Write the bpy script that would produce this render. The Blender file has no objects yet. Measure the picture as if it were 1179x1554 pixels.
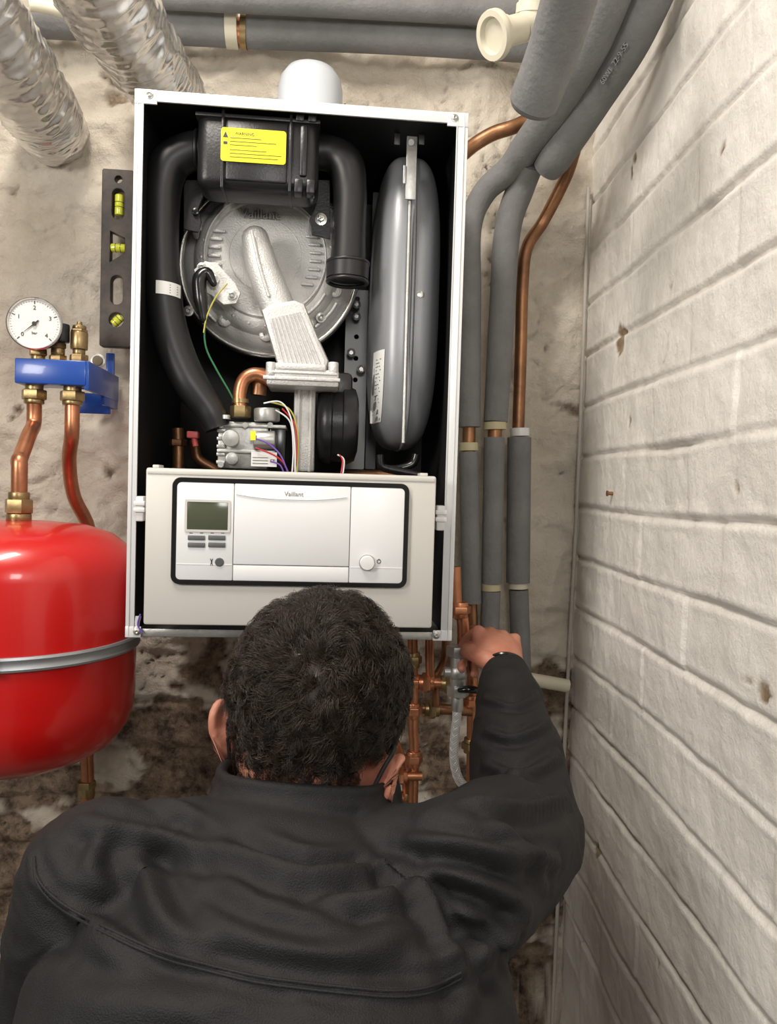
import bpy, bmesh, math, random
import numpy as np
from mathutils import Vector, Matrix, noise, Euler
from mathutils.bvhtree import BVHTree
random.seed(4); np.random.seed(4)
V=Vector
scene=bpy.context.scene
COL=scene.collection
# ------------------------------------------------------------------ camera
F=1150.0; CAM=V((0,-1.36,1.5))
yaw=math.radians(5.2); pit=math.radians(1.9); rol=math.radians(1.68)
fw=V((math.sin(yaw)*math.cos(pit),math.cos(yaw)*math.cos(pit),-math.sin(pit)))
r0=V((math.cos(yaw),-math.sin(yaw),0)); u0=r0.cross(fw)
rt=r0*math.cos(rol)+u0*math.sin(rol); up=u0*math.cos(rol)-r0*math.sin(rol)
cd=bpy.data.cameras.new('camera'); cam=bpy.data.objects.new('camera',cd); COL.objects.link(cam)
cd.sensor_fit='VERTICAL'; cd.sensor_height=36; cd.lens=F/1554*36; cd.clip_start=.02
cam.matrix_world=Matrix(((rt.x,up.x,-fw.x,CAM.x),(rt.y,up.y,-fw.y,CAM.y),(rt.z,up.z,-fw.z,CAM.z),(0,0,0,1)))
scene.camera=cam
try:
    scene.view_settings.view_transform='Standard'; scene.view_settings.look='None'
except Exception: pass
def ray(px,py): return fw+rt*((px-589.5)/F)+up*((777-py)/F)
def P(px,py,Y):
    d=ray(px,py); return CAM+d*((Y-CAM.y)/d.y)
def R(a,b,c,d,Y):
    return P(a,(b+d)/2,Y).x,P(c,(b+d)/2,Y).x,P((a+c)/2,d,Y).z,P((a+c)/2,b,Y).z
def mpp(Y): return (Y-CAM.y)/F
# ------------------------------------------------------------------ materials
MATS={}
def M(name,col,rough=.5,metal=0,bump=0,bscale=60,var=0,vscale=8,col2=None,coat=0,spec=None,detail=4,bdist=.002):
    if name in MATS: return MATS[name]
    m=bpy.data.materials.new(name); m.use_nodes=True; nt=m.node_tree; b=nt.nodes['Principled BSDF']
    c=(*col,1)
    b.inputs['Base Color'].default_value=c; b.inputs['Roughness'].default_value=rough; b.inputs['Metallic'].default_value=metal
    if coat: b.inputs['Coat Weight'].default_value=coat; b.inputs['Coat Roughness'].default_value=.08
    if spec is not None: b.inputs['Specular IOR Level'].default_value=spec
    tc=nt.nodes.new('ShaderNodeTexCoord')
    if var or col2:
        n=nt.nodes.new('ShaderNodeTexNoise'); n.inputs['Scale'].default_value=vscale; n.inputs['Detail'].default_value=6; n.inputs['Roughness'].default_value=.65
        nt.links.new(tc.outputs['Object'],n.inputs['Vector'])
        cr=nt.nodes.new('ShaderNodeValToRGB'); cr.color_ramp.elements[0].position=.35; cr.color_ramp.elements[1].position=.65
        if col2: d=(*col2,1)
        else: d=(col[0]*(1-var),col[1]*(1-var),col[2]*(1-var),1)
        cr.color_ramp.elements[0].color=d; cr.color_ramp.elements[1].color=c
        nt.links.new(n.outputs['Fac'],cr.inputs['Fac']); nt.links.new(cr.outputs['Color'],b.inputs['Base Color'])
    if bump:
        n2=nt.nodes.new('ShaderNodeTexNoise'); n2.inputs['Scale'].default_value=bscale; n2.inputs['Detail'].default_value=detail
        nt.links.new(tc.outputs['Object'],n2.inputs['Vector'])
        bp=nt.nodes.new('ShaderNodeBump'); bp.inputs['Strength'].default_value=bump; bp.inputs['Distance'].default_value=bdist
        nt.links.new(n2.outputs['Fac'],bp.inputs['Height']); nt.links.new(bp.outputs['Normal'],b.inputs['Normal'])
    MATS[name]=m; return m
white_metal=M('white_enamel',(.72,.73,.74),.32,.1)
black_lin=M('black_lining',(.006,.006,.007),.55,bump=.1)
black_pl=M('black_plastic',(.012,.012,.013),.36,bump=.15,bscale=300)
black_gl=M('black_gloss',(.01,.01,.01),.2)
rubber=M('black_rubber',(.010,.010,.011),.40)
alu=M('cast_aluminium',(.66,.65,.63),.50,.32,bump=.45,bscale=420,var=.12,vscale=30)
alu_b=M('bright_cast_aluminium',(.66,.655,.64),.42,.45,bump=.5,bscale=450,var=.12,vscale=30)
steel=M('brushed_steel',(.7,.69,.66),.24,1,bump=.08,bscale=120)
zinc=M('zinc_plated',(.52,.52,.50),.4,.8,bump=.15,bscale=200,var=.25,vscale=40)
dark_steel=M('dark_sheet',(.07,.07,.07),.45,.6)
copper=M('copper',(.62,.27,.14),.34,.9,bump=.1,bscale=60,col2=(.40,.17,.09),vscale=18)
copper_old=M('old_copper',(.36,.18,.09),.42,.85,bump=.2,col2=(.20,.10,.055),vscale=22)
brass=M('brass',(.42,.31,.15),.36,.9,bump=.15,col2=(.26,.18,.09),vscale=40)
red=M('red_enamel',(.52,.007,.006),.30,0,coat=.4,bump=.05,bscale=20)
blue=M('blue_paint',(.008,.060,.32),.32,.0,coat=.3)
greyins=M('grey_foam',(.195,.195,.195),.8,bump=.6,bscale=160,var=.22,vscale=16)
foil=M('foil',(.70,.69,.67),.25,.85,bump=.45,bscale=38,bdist=.004,detail=2,coat=.5)
vesselgrey=M('grey_vessel',(.28,.29,.305),.38,.3,bump=.06,bscale=90)
beige=M('panel_beige',(.58,.565,.53),.42)
fascia=M('fascia_white',(.75,.76,.77),.35)
pvc=M('cream_plastic',(.62,.58,.46),.38)
whitepl=M('white_plastic',(.72,.72,.72),.35)
flue_m=M('flue_white',(.48,.51,.55),.3)
yellow=M('yellow_label',(.85,.72,.01),.45)
ink=M('ink',(.03,.03,.03),.6)
paper=M('white_label',(.72,.72,.70),.5)
greyink=M('grey_ink',(.25,.25,.25),.6)
foamink=M('foam_print',(.30,.30,.30),.7)
lcd=M('display',(.075,.085,.055),.15)
vial=M('vial_yellow',(.65,.68,.05),.12,coat=.5)
levelm=M('level_dark',(.022,.019,.017),.42,.2,col2=(.07,.05,.04),vscale=30)
wgreen=M('wire_green',(.03,.16,.06),.4); wyel=M('wire_yellow',(.45,.42,.08),.4); wred=M('wire_red',(.5,.02,.03),.4)
wpur=M('wire_purple',(.15,.08,.4),.4); wwhite=M('wire_white',(.7,.7,.7),.4); pink=M('pink_clip',(.7,.12,.12),.4)
skin=M('skin',(.52,.24,.16),.48,bump=.2,bscale=180,col2=(.44,.15,.10),vscale=25)
hairm=M('hair',(.040,.026,.018),.38,spec=.5,col2=(.014,.009,.006),vscale=70)
jacketm=M('jacket_fabric',(.0098,.0096,.0098),.66,bump=.5,bscale=800,var=.25,vscale=7,spec=.38)
trous=M('trousers',(.012,.012,.015),.85,bump=.2)
leather=M('boot_leather',(.02,.015,.01),.5)
braid=M('braided_hose',(.60,.60,.58),.32,.9)
tape=M('masking_tape',(.50,.45,.28),.6)
# ------------------------------------------------------------------ geometry builder
WLOC={}
def reg(o,parent,label,cat,group=None,kind=None):
    COL.objects.link(o)
    if parent is not None:
        o.parent=parent; o.matrix_parent_inverse=Matrix.Translation(-WLOC[parent.name])
    if label: o['label']=label
    if cat and parent is None: o['category']=cat
    if group: o['group']=group
    if kind: o['kind']=kind
    WLOC[o.name]=o.location.copy(); return o
def empty(name,loc,label,cat,group=None):
    o=bpy.data.objects.new(name,None); o.empty_display_size=.05; o.location=loc
    return reg(o,None,label,cat,group)
def frame(ax,hint=None):
    ax=ax.normalized()
    h=hint if hint is not None else (V((0,0,1)) if abs(ax.z)<.9 else V((1,0,0)))
    a=(h-ax*h.dot(ax)).normalized(); return a,ax.cross(a)
def catm(pts,rad,sub):
    n=len(pts)
    if n==2 or sub<=1: return list(pts),list(rad)
    op=[];orr=[]
    for i in range(n-1):
        p0=pts[max(i-1,0)];p1=pts[i];p2=pts[i+1];p3=pts[min(i+2,n-1)]
        for k in range(sub):
            t=k/sub;t2=t*t;t3=t2*t
            op.append(.5*((2*p1)+(p2-p0)*t+(2*p0-5*p1+4*p2-p3)*t2+(3*p1-p0-3*p2+p3)*t3))
            a=rad[i];b=rad[i+1]; s=t*t*(3-2*t)
            orr.append(tuple(a[j]*(1-s)+b[j]*s for j in (0,1)))
    op.append(pts[-1]);orr.append(rad[-1]); return op,orr
class G:
    def __init__(s): s.v=[];s.f=[];s.m=[];s.mats=[];s.cur=0
    def use(s,mat):
        if mat not in s.mats: s.mats.append(mat)
        s.cur=s.mats.index(mat); return s
    def add(s,vs,fs):
        o=len(s.v); s.v+= [tuple(v) for v in vs]; s.f+=[tuple(i+o for i in f) for f in fs]; s.m+=[s.cur]*len(fs); return s
    def box(s,x0,x1,y0,y1,z0,z1,bev=0,rot=None,seg=2):
        c=V(((x0+x1)/2,(y0+y1)/2,(z0+z1)/2)); d=(abs(x1-x0),abs(y1-y0),abs(z1-z0))
        bm=bmesh.new(); bmesh.ops.create_cube(bm,size=1)
        bmesh.ops.scale(bm,vec=d,verts=bm.verts)
        if bev: bmesh.ops.bevel(bm,geom=bm.edges[:],offset=min(bev,min(d)*.49),segments=seg,affect='EDGES',profile=.5)
        M4=Matrix.Translation(c)@(rot.to_4x4() if rot else Matrix.Identity(4))
        bm.transform(M4); bm.verts.index_update()
        vs=[v.co.copy() for v in bm.verts]; fs=[[v.index for v in f.verts] for f in bm.faces]; bm.free()
        return s.add(vs,fs)
    def lathe(s,o,ax,prof,n=32):
        o=V(o);ax=V(ax).normalized();a,b=frame(ax); vs=[];rings=[]
        for r,h in prof:
            c=o+ax*h
            if r<1e-6: rings.append([len(vs)]); vs.append(c)
            else:
                rings.append(list(range(len(vs),len(vs)+n)))
                for k in range(n):
                    t=2*math.pi*k/n; vs.append(c+(a*math.cos(t)+b*math.sin(t))*r)
        fs=[]
        for i in range(len(rings)-1):
            A,B=rings[i],rings[i+1]
            if len(A)==1 and len(B)==1: continue
            for k in range(n):
                k2=(k+1)%n
                if len(A)==1: fs.append((A[0],B[k2],B[k]))
                elif len(B)==1: fs.append((A[k],A[k2],B[0]))
                else: fs.append((A[k],A[k2],B[k2],B[k]))
        return s.add(vs,fs)
    def cyl(s,p1,p2,r,r2=None,n=28,bev=.0):
        p1=V(p1);p2=V(p2);h=(p2-p1).length; r2=r if r2 is None else r2
        b=min(bev,h*.4,r*.5,r2*.5)
        if b>0: pr=[(0,0),(r-b,0),(r-b*.3,b*.3),(r,b),(r2,h-b),(r2-b*.3,h-b*.3),(r2-b,h),(0,h)]
        else: pr=[(0,0),(r,0),(r2,h),(0,h)]
        return s.lathe(p1,p2-p1,pr,n)
    def nut(s,c,ax,r,h): 
        ax=V(ax).normalized(); c=V(c); return s.cyl(c-ax*h/2,c+ax*h/2,r,n=6,bev=r*.1)
    def tube(s,pts,r,n=20,sub=8,side=None,cap='flat'):
        pts=[V(p) for p in pts]
        if not isinstance(r,(list,tuple)): r=[r]*len(pts)
        r=[x if isinstance(x,tuple) else (x,x) for x in r]
        p,rr=catm(pts,r,sub); m=len(p); vs=[];fs=[]; prev=None
        if cap=='round':
            t0=(p[0]-p[1]).normalized(); t1=(p[-1]-p[-2]).normalized()
            A=[];AR=[]
            for k in (1.0,.92,.7,.38):
                f=math.sqrt(max(0,1-k*k)) if k<1 else .02
                A.append(p[0]+t0*min(rr[0])*k); AR.append((rr[0][0]*f,rr[0][1]*f))
            B=[];BR=[]
            for k in (.38,.7,.92,1.0):
                f=math.sqrt(max(0,1-k*k)) if k<1 else .02
                B.append(p[-1]+t1*min(rr[-1])*k); BR.append((rr[-1][0]*f,rr[-1][1]*f))
            p=A+p+B; rr=AR+rr+BR; m=len(p)
        for i in range(m):
            t=(p[min(i+1,m-1)]-p[max(i-1,0)]).normalized()
            if side is not None: a,b=frame(t,V(side))
            elif prev is None: a,b=frame(t)
            else: a,b=frame(t,prev)
            prev=a
            for k in range(n):
                q=2*math.pi*k/n; vs.append(p[i]+a*math.cos(q)*rr[i][0]+b*math.sin(q)*rr[i][1])
        for i in range(m-1):
            for k in range(n):
                k2=(k+1)%n; fs.append((i*n+k,i*n+k2,(i+1)*n+k2,(i+1)*n+k))
        fs.append(tuple(range(n-1,-1,-1))); fs.append(tuple((m-1)*n+k for k in range(n)))
        return s.add(vs,fs)
    def ell(s,c,r,rot=None,p=2,n=32,m=20):
        c=V(c);vs=[];fs=[]
        for i in range(m+1):
            th=math.pi*i/m
            for k in range(n):
                ph=2*math.pi*k/n
                d=(math.sin(th)*math.cos(ph),math.sin(th)*math.sin(ph),math.cos(th))
                q=(sum(abs(x)**p for x in d))**(-1/p)
                w=V((d[0]*q*r[0],d[1]*q*r[1],d[2]*q*r[2]))
                if rot: w=rot@w
                vs.append(c+w)
        for i in range(m):
            for k in range(n):
                k2=(k+1)%n; fs.append((i*n+k,(i+1)*n+k,(i+1)*n+k2,i*n+k2))
        return s.add(vs,fs)
    def torus(s,c,ax,Rr,r,n=40,m=10,sy=1):
        a,b=frame(V(ax)); c=V(c);ax=V(ax).normalized();vs=[];fs=[]
        for i in range(n):
            t=2*math.pi*i/n; d=a*math.cos(t)+b*math.sin(t)
            for k in range(m):
                q=2*math.pi*k/m; vs.append(c+d*(Rr+r*math.cos(q))+ax*r*sy*math.sin(q))
        for i in range(n):
            for k in range(m):
                i2=(i+1)%n;k2=(k+1)%m; fs.append((i*m+k,i2*m+k,i2*m+k2,i*m+k2))
        return s.add(vs,fs)
    def jitter(s,start,amp,fr,fn=None):
        for i in range(start,len(s.v)):
            v=V(s.v[i]); s.v[i]=tuple(v+noise.noise_vector(v*fr)*amp)
        return s
    def mesh(s,name,smooth=38):
        me=bpy.data.meshes.new(name); me.from_pydata(s.v,[],s.f)
        for m in s.mats: me.materials.append(m)
        me.polygons.foreach_set('material_index',s.m)
        bm=bmesh.new(); bm.from_mesh(me); bmesh.ops.recalc_face_normals(bm,faces=bm.faces[:]); bm.to_mesh(me); bm.free()
        fin(me,smooth); return me
    def make(s,name,parent=None,label=None,cat=None,smooth=38,group=None,kind=None,origin=None):
        me=s.mesh(name,smooth); return place(me,name,parent,label,cat,group,kind,origin)
def fin(me,smooth=38):
    me.polygons.foreach_set('use_smooth',[True]*len(me.polygons))
    if smooth<170: me.set_sharp_from_angle(angle=math.radians(smooth))
    me.update()
def place(me,name,parent=None,label=None,cat=None,group=None,kind=None,origin=None):
    n=len(me.vertices); co=np.empty(n*3); me.vertices.foreach_get('co',co); co=co.reshape(-1,3)
    c=V(((co.min(0)+co.max(0))/2).tolist()) if origin is None else V(origin)
    me.transform(Matrix.Translation(-c))
    o=bpy.data.objects.new(name,me); o.location=c
    return reg(o,parent,label,cat,group,kind)
RX=Matrix.Rotation(math.pi/2,4,'X')
def ev(curve,rot,loc):
    o=bpy.data.objects.new('tmp',curve); COL.objects.link(o); bpy.context.view_layer.update()
    dg=bpy.context.evaluated_depsgraph_get(); me=bpy.data.meshes.new_from_object(o.evaluated_get(dg))
    bpy.data.objects.remove(o); bpy.data.curves.remove(curve)
    me.transform(Matrix.Translation(loc)@rot); return me
def text(body,c,size,mat,name='lettering',parent=None,rot=0,R3=None,ext=.0002):
    cu=bpy.data.curves.new('t','FONT'); cu.body=body; cu.size=size; cu.align_x='CENTER'; cu.align_y='CENTER'; cu.extrude=ext; cu.resolution_u=3
    me=ev(cu,(R3 if R3 else RX@Matrix.Rotation(rot,4,'Z')),V(c)); me.materials.clear(); me.materials.append(mat)
    return place(me,name,parent)
def plate(loops,y,t,mat,name,parent=None,label=None,cat=None,bev=0,**k):
    cu=bpy.data.curves.new('p','CURVE'); cu.dimensions='2D'; cu.fill_mode='BOTH'; cu.extrude=max(t/2-bev,0.0001); cu.bevel_depth=bev; cu.bevel_resolution=1
    for L in loops:
        sp=cu.splines.new('POLY'); sp.points.add(len(L)-1); sp.use_cyclic_u=True
        for i,(x,z) in enumerate(L): sp.points[i].co=(x,z,0,1)
    me=ev(cu,RX,V((0,y,0))); me.materials.clear(); me.materials.append(mat); fin(me,38)
    return place(me,name,parent,label,cat,**k)
def rrect(x0,x1,z0,z1,r,n=6):
    out=[]
    for cx,cz,a in ((x1-r,z1-r,0),(x0+r,z1-r,90),(x0+r,z0+r,180),(x1-r,z0+r,270)):
        for k in range(n+1):
            t=math.radians(a+90*k/n); out.append((cx+r*math.cos(t),cz+r*math.sin(t)))
    return out
def circ(cx,cz,r,n=24,rz=None):
    rz=rz or r; return [(cx+r*math.cos(2*math.pi*k/n),cz+rz*math.sin(2*math.pi*k/n)) for k in range(n)]
def pp(lst,Y): return [P(a,b,Y) for a,b in lst]
def PY(l): return [P(a,b,y) for a,b,y in l]
def screw(parent,c,r=.004,mat=zinc,name='screw'):
    c=V(c); g=G().use(mat); g.lathe(c,(0,-1,0),[(0,-.001),(r*1.5,-.001),(r*1.5,.0005),(r,.001),(r,r*.6),(r*.6,r*.8),(r*.25,r*.5),(0,r*.5)],16)
    return g.make(name,parent)
# ------------------------------------------------------------------ setting
def fbm(v,o=4):
    s=0;a=1
    for i in range(o): s+=a*noise.noise(v); v=v*2.1; a*=.5
    return s
def wallmat(name,kind):
    m=bpy.data.materials.new(name); m.use_nodes=True; nt=m.node_tree; b=nt.nodes['Principled BSDF']; L=nt.links.new
    tc=nt.nodes.new('ShaderNodeTexCoord')
    def nz(sc,det=6,ro=.6):
        n=nt.nodes.new('ShaderNodeTexNoise'); n.inputs['Scale'].default_value=sc; n.inputs['Detail'].default_value=det; n.inputs['Roughness'].default_value=ro
        L(tc.outputs['Object'],n.inputs['Vector']); return n.outputs['Fac']
    def ramp(x,a,b2,ca,cb):
        r=nt.nodes.new('ShaderNodeValToRGB'); r.color_ramp.elements[0].position=a; r.color_ramp.elements[1].position=b2
        r.color_ramp.elements[0].color=(*ca,1); r.color_ramp.elements[1].color=(*cb,1); L(x,r.inputs['Fac']); return r.outputs['Color']
    def mix(f,a,c):
        x=nt.nodes.new('ShaderNodeMix'); x.data_type='RGBA'; L(f,x.inputs[0]); L(a,x.inputs[6]); L(c,x.inputs[7]); return x.outputs[2]
    at=nt.nodes.new('ShaderNodeAttribute'); at.attribute_name='dirt'
    if kind=='plaster':
        base=ramp(nz(6,8,.7),.30,.58,(.60,.52,.42),(.76,.69,.585))
        dirt=ramp(nz(30,8,.75),.38,.60,(.055,.032,.022),(.34,.25,.17))
        col=mix(at.outputs['Fac'],base,dirt); rough=.58; bs=1.0
    else:
        base=ramp(nz(6,8,.7),.3,.7,(.69,.66,.605),(.84,.81,.76))
        dirt=ramp(nz(24),.38,.62,(.16,.09,.045),(.42,.33,.23))
        col=mix(at.outputs['Fac'],base,dirt); rough=.35; bs=.5
    L(col,b.inputs['Base Color']); b.inputs['Roughness'].default_value=rough
    a=nz(60,8,.72); bp=nt.nodes.new('ShaderNodeBump'); bp.inputs['Strength'].default_value=bs; bp.inputs['Distance'].default_value=.008
    L(a,bp.inputs['Height']); L(bp.outputs['Normal'],b.inputs['Normal']); return m
def gridwall(name,us,vs_,fn,mat):
    nu,nv=len(us),len(vs_); V_=[];D=[]
    for j in vs_:
        for i in us:
            p,d=fn(i,j); V_.append(p); D.append(d)
    F_=[(j*nu+i,j*nu+i+1,(j+1)*nu+i+1,(j+1)*nu+i) for j in range(nv-1) for i in range(nu-1)]
    me=bpy.data.meshes.new(name); me.from_pydata(V_,[],F_); me.materials.append(mat)
    at=me.attributes.new('dirt','FLOAT','POINT'); at.data.foreach_set('value',D)
    fin(me,180); o=bpy.data.objects.new(name,me); COL.objects.link(o); o['kind']='structure'; WLOC[name]=V((0,0,0)); return o
CX=P(888,500,0).x
def backf(x,z):
    h=fbm(V((x*4,z*4,1.3)))*.017
    h+=fbm(V((x*13,z*13,7)),4)*.012
    h+=fbm(V((x*45,z*45,17)),2)*.0028
    rd=1-abs(noise.noise(V((x*7,z*9,31)))); h+=(rd**5)*.010
    l1=abs(noise.noise(V((x*3,z*7,4)))+.35*noise.noise(V((x*20,z*20,6)))); l2=abs(noise.noise(V((x*9,z*6,14)))+.3*noise.noise(V((x*30,z*30,6))))
    ck=max(0,1-l1/.02)*max(.2,min(1,1+2*noise.noise(V((x*4,z*4,90))))); ck2=max(0,1-l2/.018)*max(0,min(1,2*noise.noise(V((x*2,z*2,40)))+.3))
    h-=.007*max(ck,ck2)
    low=max(0,min(1,(1.37-z)/.3)); n=fbm(V((x*7,z*10,9)),5)
    d=max(0,min(1,(n-.78+low*1.0)*6))
    pn=fbm(V((x*26,z*26,77)),3); 
    if pn>.78: d=max(d,min(1,(pn-.78)*8)); h-=.003
    d=min(1,d+ck*(.12+low*.5)+ck2*.22)
    zz=z+.014*noise.noise(V((x*5,z*2,3))); q=(zz/.085)%1; j=max(0,1-min(q,1-q)/.12)*low
    h-=j*.009; d=min(1,d+j*.35)
    h-=d*.007
    return (x,-h,z),d
def lin(a,b,s): return list(np.arange(a,b,s))
mb=wallmat('old_limewashed_plaster','plaster'); mr=wallmat('painted_brick','brick')
us=lin(-1.6,-.85,.05)+lin(-.85,CX+.02,.005)+[CX+.03]; zs=lin(0,.6,.05)+lin(.6,2.5,.005)+[2.55,2.7]
gridwall('wall_back',us,zs,backf,mb)
ang=math.radians(3.7); dd=V((-math.sin(ang),-math.cos(ang),0)); nn=V((-math.cos(ang),math.sin(ang),0)); C0=V((CX,0,0))
def rwall(px,py):
    d=ray(px,py); n=nn; t=(C0-CAM).dot(n)/d.dot(n); return CAM+d*t
CH=[((rwall(a,b)-C0).dot(dd),rwall(a,b).z,ru,rz) for a,b,ru,rz in ((941,516,.020,.028),(962,240,.008,.010),(958,262,.005,.014),(905,1290,.012,.014),(955,640,.004,.010))]
def rightf(u,z):
    w=.007*noise.noise(V((u*3,z*3,2))); zz=z+w+.0018*noise.noise(V((u*14,z*14,5))); H=.092
    row=math.floor(zz/H); q=(zz/H)%1
    dm=min(q,1-q)*H
    off=(row%2)*.115+.05*noise.noise(V((row*3.7,0,0)))
    uu=u+off+.004*noise.noise(V((u*10,z*20,8))); qv=(uu/.235)%1; dv=min(qv,1-qv)*.235
    fade=.4+.9*noise.noise(V((u*4,z*5,61)))
    g=max(0,1-dm/(.0065+.002*noise.noise(V((u*18,row,7)))))*max(.45,min(1,.9+.9*noise.noise(V((u*6,z*9,50))))); g2=max(0,1-dv/.006)*max(0,min(.45,fade*.5))
    gg=max(g,g2); gs=gg*gg*(3-2*gg)
    lip=max(0,1-abs(dm-.0105)/.005)*.0014*(.6+noise.noise(V((u*8,row,1))))
    h=-.0062*gs+lip
    h+=.004*noise.noise(V((row*5.1,math.floor(uu/.235)*3.3,1)))+fbm(V((u*8,z*8,2)),3)*.0030+fbm(V((u*26,z*26,2)),3)*.0014
    n=fbm(V((u*14,z*14,20)),4)
    chip=max(0,(n-.86)*8)
    for cu_,cz_,ru,rz in CH:
        r_=math.sqrt(((u-cu_)/ru)**2+((z-cz_)/rz)**2)+.35*noise.noise(V((u*120,z*120,3)))
        chip=max(chip,min(1,max(0,(1-r_)*5)))
    h-=min(.002,chip*.003)
    p=C0+dd*u+nn*h
    return (p.x,p.y,z),min(1,max(0,gg*.20+chip))
us=lin(-.02,.95,.0038)+lin(.95,1.9,.05); zs=lin(0,.65,.05)+lin(.65,2.45,.0038)+[2.55,2.7]
gridwall('wall_right',us,zs,rightf,mr)
cm=M('concrete',(.30,.28,.25),.8,bump=.3,var=.3)
o=G().use(cm).box(-1.6,.52,-2.3,.02,-.05,0).make('floor',kind='structure')
o=G().use(M('ceiling_paint',(.6,.57,.52),.8,bump=.2)).box(-1.6,.52,-2.3,.02,2.7,2.75).make('ceiling',kind='structure')
c=rwall(931,749); G().use(copper_old).cyl(c-nn*.004,c+nn*.009,.0028,bev=.001,n=10).cyl(c+nn*.009,c+nn*.011,.0045,n=12).make('wall_nail',label='rusty nail head in the painted brick wall',cat='nail')
# ------------------------------------------------------------------ BOILER
YF=-.35
xL=(P(205,135,YF).x+P(190,967,YF).x)/2; xR=(P(712,173,YF).x+P(684,972,YF).x)/2
zT=(P(205,135,YF).z+P(712,173,YF).z)/2; zB=(P(190,967,YF).z+P(684,972,YF).z)/2
YB=-.022
boiler=empty('gas_boiler',(.5*(xL+xR),-.18,zB),'open wall-hung gas boiler with its white front cover removed','boiler')
g=G().use(white_metal)
g.box(xL,xL+.003,YF,YB,zB,zT,.0008).box(xR-.003,xR,YF,YB,zB,zT,.0008).box(xL,xR,YF,YB,zT-.003,zT,.0008)
g.box(xL,xL+.011,YF-.001,YF+.002,zB,zT,.0006).box(xR-.015,xR,YF-.001,YF+.002,zB,zT,.0006).box(xL,xR,YF-.0012,YF+.002,zT-.014,zT,.0006)
g.box(xL,xL+.028,YF-.002,YF+.001,zT-.018,zT,.0006).box(xR-.028,xR,YF-.002,YF+.001,zT-.018,zT,.0006)
g.box(xL,xL+.02,YF-.002,YF+.001,zB,zB+.014,.0006).box(xR-.026,xR,YF-.002,YF+.001,zB,zB+.014,.0006)
g.box(xR-.0155,xR-.0145,YF-.0025,YF+.001,zB,zT,.0003).box(xL+.0105,xL+.0115,YF-.0025,YF+.001,zB,zT,.0003)
g.box(xR-.006,xR-.005,YF-.0025,YF+.001,zB,zT,.0003).box(xL+.004,xL+.005,YF-.0025,YF+.001,zB,zT,.0003)
case=g.make('case',boiler,'white enamelled sheet steel case')
g=G().use(black_lin)
g.box(xL+.0035,xL+.006,YF+.003,YB,zB+.003,zT-.004).box(xR-.006,xR-.0035,YF+.003,YB,zB+.003,zT-.004).box(xL+.0035,xR-.0035,YF+.003,YB,zT-.008,zT-.0035)
g.box(xL+.004,xR-.004,YB-.004,YB,zB+.003,zT-.004)
g.make('insulation_lining',boiler,'matt black inner lining')
g=G().use(zinc).box(xL+.003,xR-.003,YF+.004,YB,zB,zB+.002).box(xL+.012,xR-.02,YF+.001,YF+.003,zB+.001,zB+.011,.0005)
g.make('bottom_tray',boiler,'zinc plated bottom tray')
for px,py in ((227,144),(690,179),(208,958),(662,964)):
    c=P(px,py,YF-.002); screw(boiler,c,.0035)
x0,x1,z0,z1=R(297,170,484,288,-.335)
g=G().use(black_pl)
g.box(x0,x1,-.335,-.268,z0,z1,.016,seg=4)
g.box(x0+.02,x1-.02,-.28,-.20,z1-.035,z1-.006,.004)
xa=P(338,230,-.335).x; xb=P(441,230,-.335).x
g.box(xa-.002,xa+.002,-.339,-.275,z0-.001,z1+.001,.001); g.box(xb-.002,xb+.002,-.339,-.275,z0-.001,z1+.001,.001)
g.box(xa+.004,xb-.004,-.3375,-.3,z0+.010,z1-.012,.003)
g.box(x0-.001,x1+.001,-.3385,-.27,z1-.011,z1-.006,.001)
for xx in (xb+.006,xb+.022): g.box(xx,xx+.011,-.341,-.32,z1-.010,z1+.002,.002); g.box(xx,xx+.011,-.341,-.32,z0-.002,z0+.016,.002)
g.box(xb+.012,xb+.022,-.340,-.3,z0+.02,z1-.014,.003)
sil=g.make('air_silencer_box',boiler,'black plastic air intake silencer box')
x0,x1,z0,z1=R(335,196,434,247,-.34)
lab=plate([rrect(x0,x1,z0,z1,.004)],-.3395,.0012,yellow,'warning_label',sil,'yellow warning label')
w=x1-x0;h=z1-z0
text('WARNING',(x0+w*.36,-.3403,z1-h*.17),.0052,ink,'lettering',lab)
g=G().use(ink)
for k,(a,b) in enumerate(((.14,.62),(.14,.85),(.14,.55),(.14,.70),(.14,.93),(.14,.88))):
    zz=z1-h*(.30+.105*k+(.04 if k>2 else 0)); g.box(x0+w*a,x0+w*b,-.3405,-.3400,zz-.0003,zz+.0003)
tx=x0+w*.07
g.add([(tx-.0035,-.3404,z1-h*.30),(tx+.0035,-.3404,z1-h*.30),(tx,-.3404,z1-h*.12)],[(0,1,2)])
g.box(tx-.0025,tx+.0025,-.3405,-.34,z1-h*.5,z1-h*.42)
g.make('printed_lines',lab)
g=G().use(rubber)
g.tube(pp([(312,228),(285,232),(256,252),(246,300),(245,380),(250,460),(262,520),(285,575),(318,622),(330,650)],-.285),[.025,.0255,.0265,.0245,.0235,.0245,.0255,.025,.021,.018],28,8)
g.torus(P(300,229,-.285),(1,0,0),.0255,.003)
hose=g.make('air_intake_hose',boiler,'thick black rubber air hose')
x0,x1,z0,z1=R(235,427,276,447,-.31)
lab=G().use(paper)
cx=P(250,438,-.285).x
vs=[];fs=[]
for i in range(9):
    t=math.radians(-16+10.5*i)
    for zz in (z0,z1): vs.append((cx+math.sin(t)*.0250,-.285-math.cos(t)*.0252,zz-(i-4)*.0003))
for i in range(8): fs.append((2*i,2*i+2,2*i+3,2*i+1))
lb=lab.add(vs,fs).make('paper_label',hose,'small white printed label')
g=G().use(ink)
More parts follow.
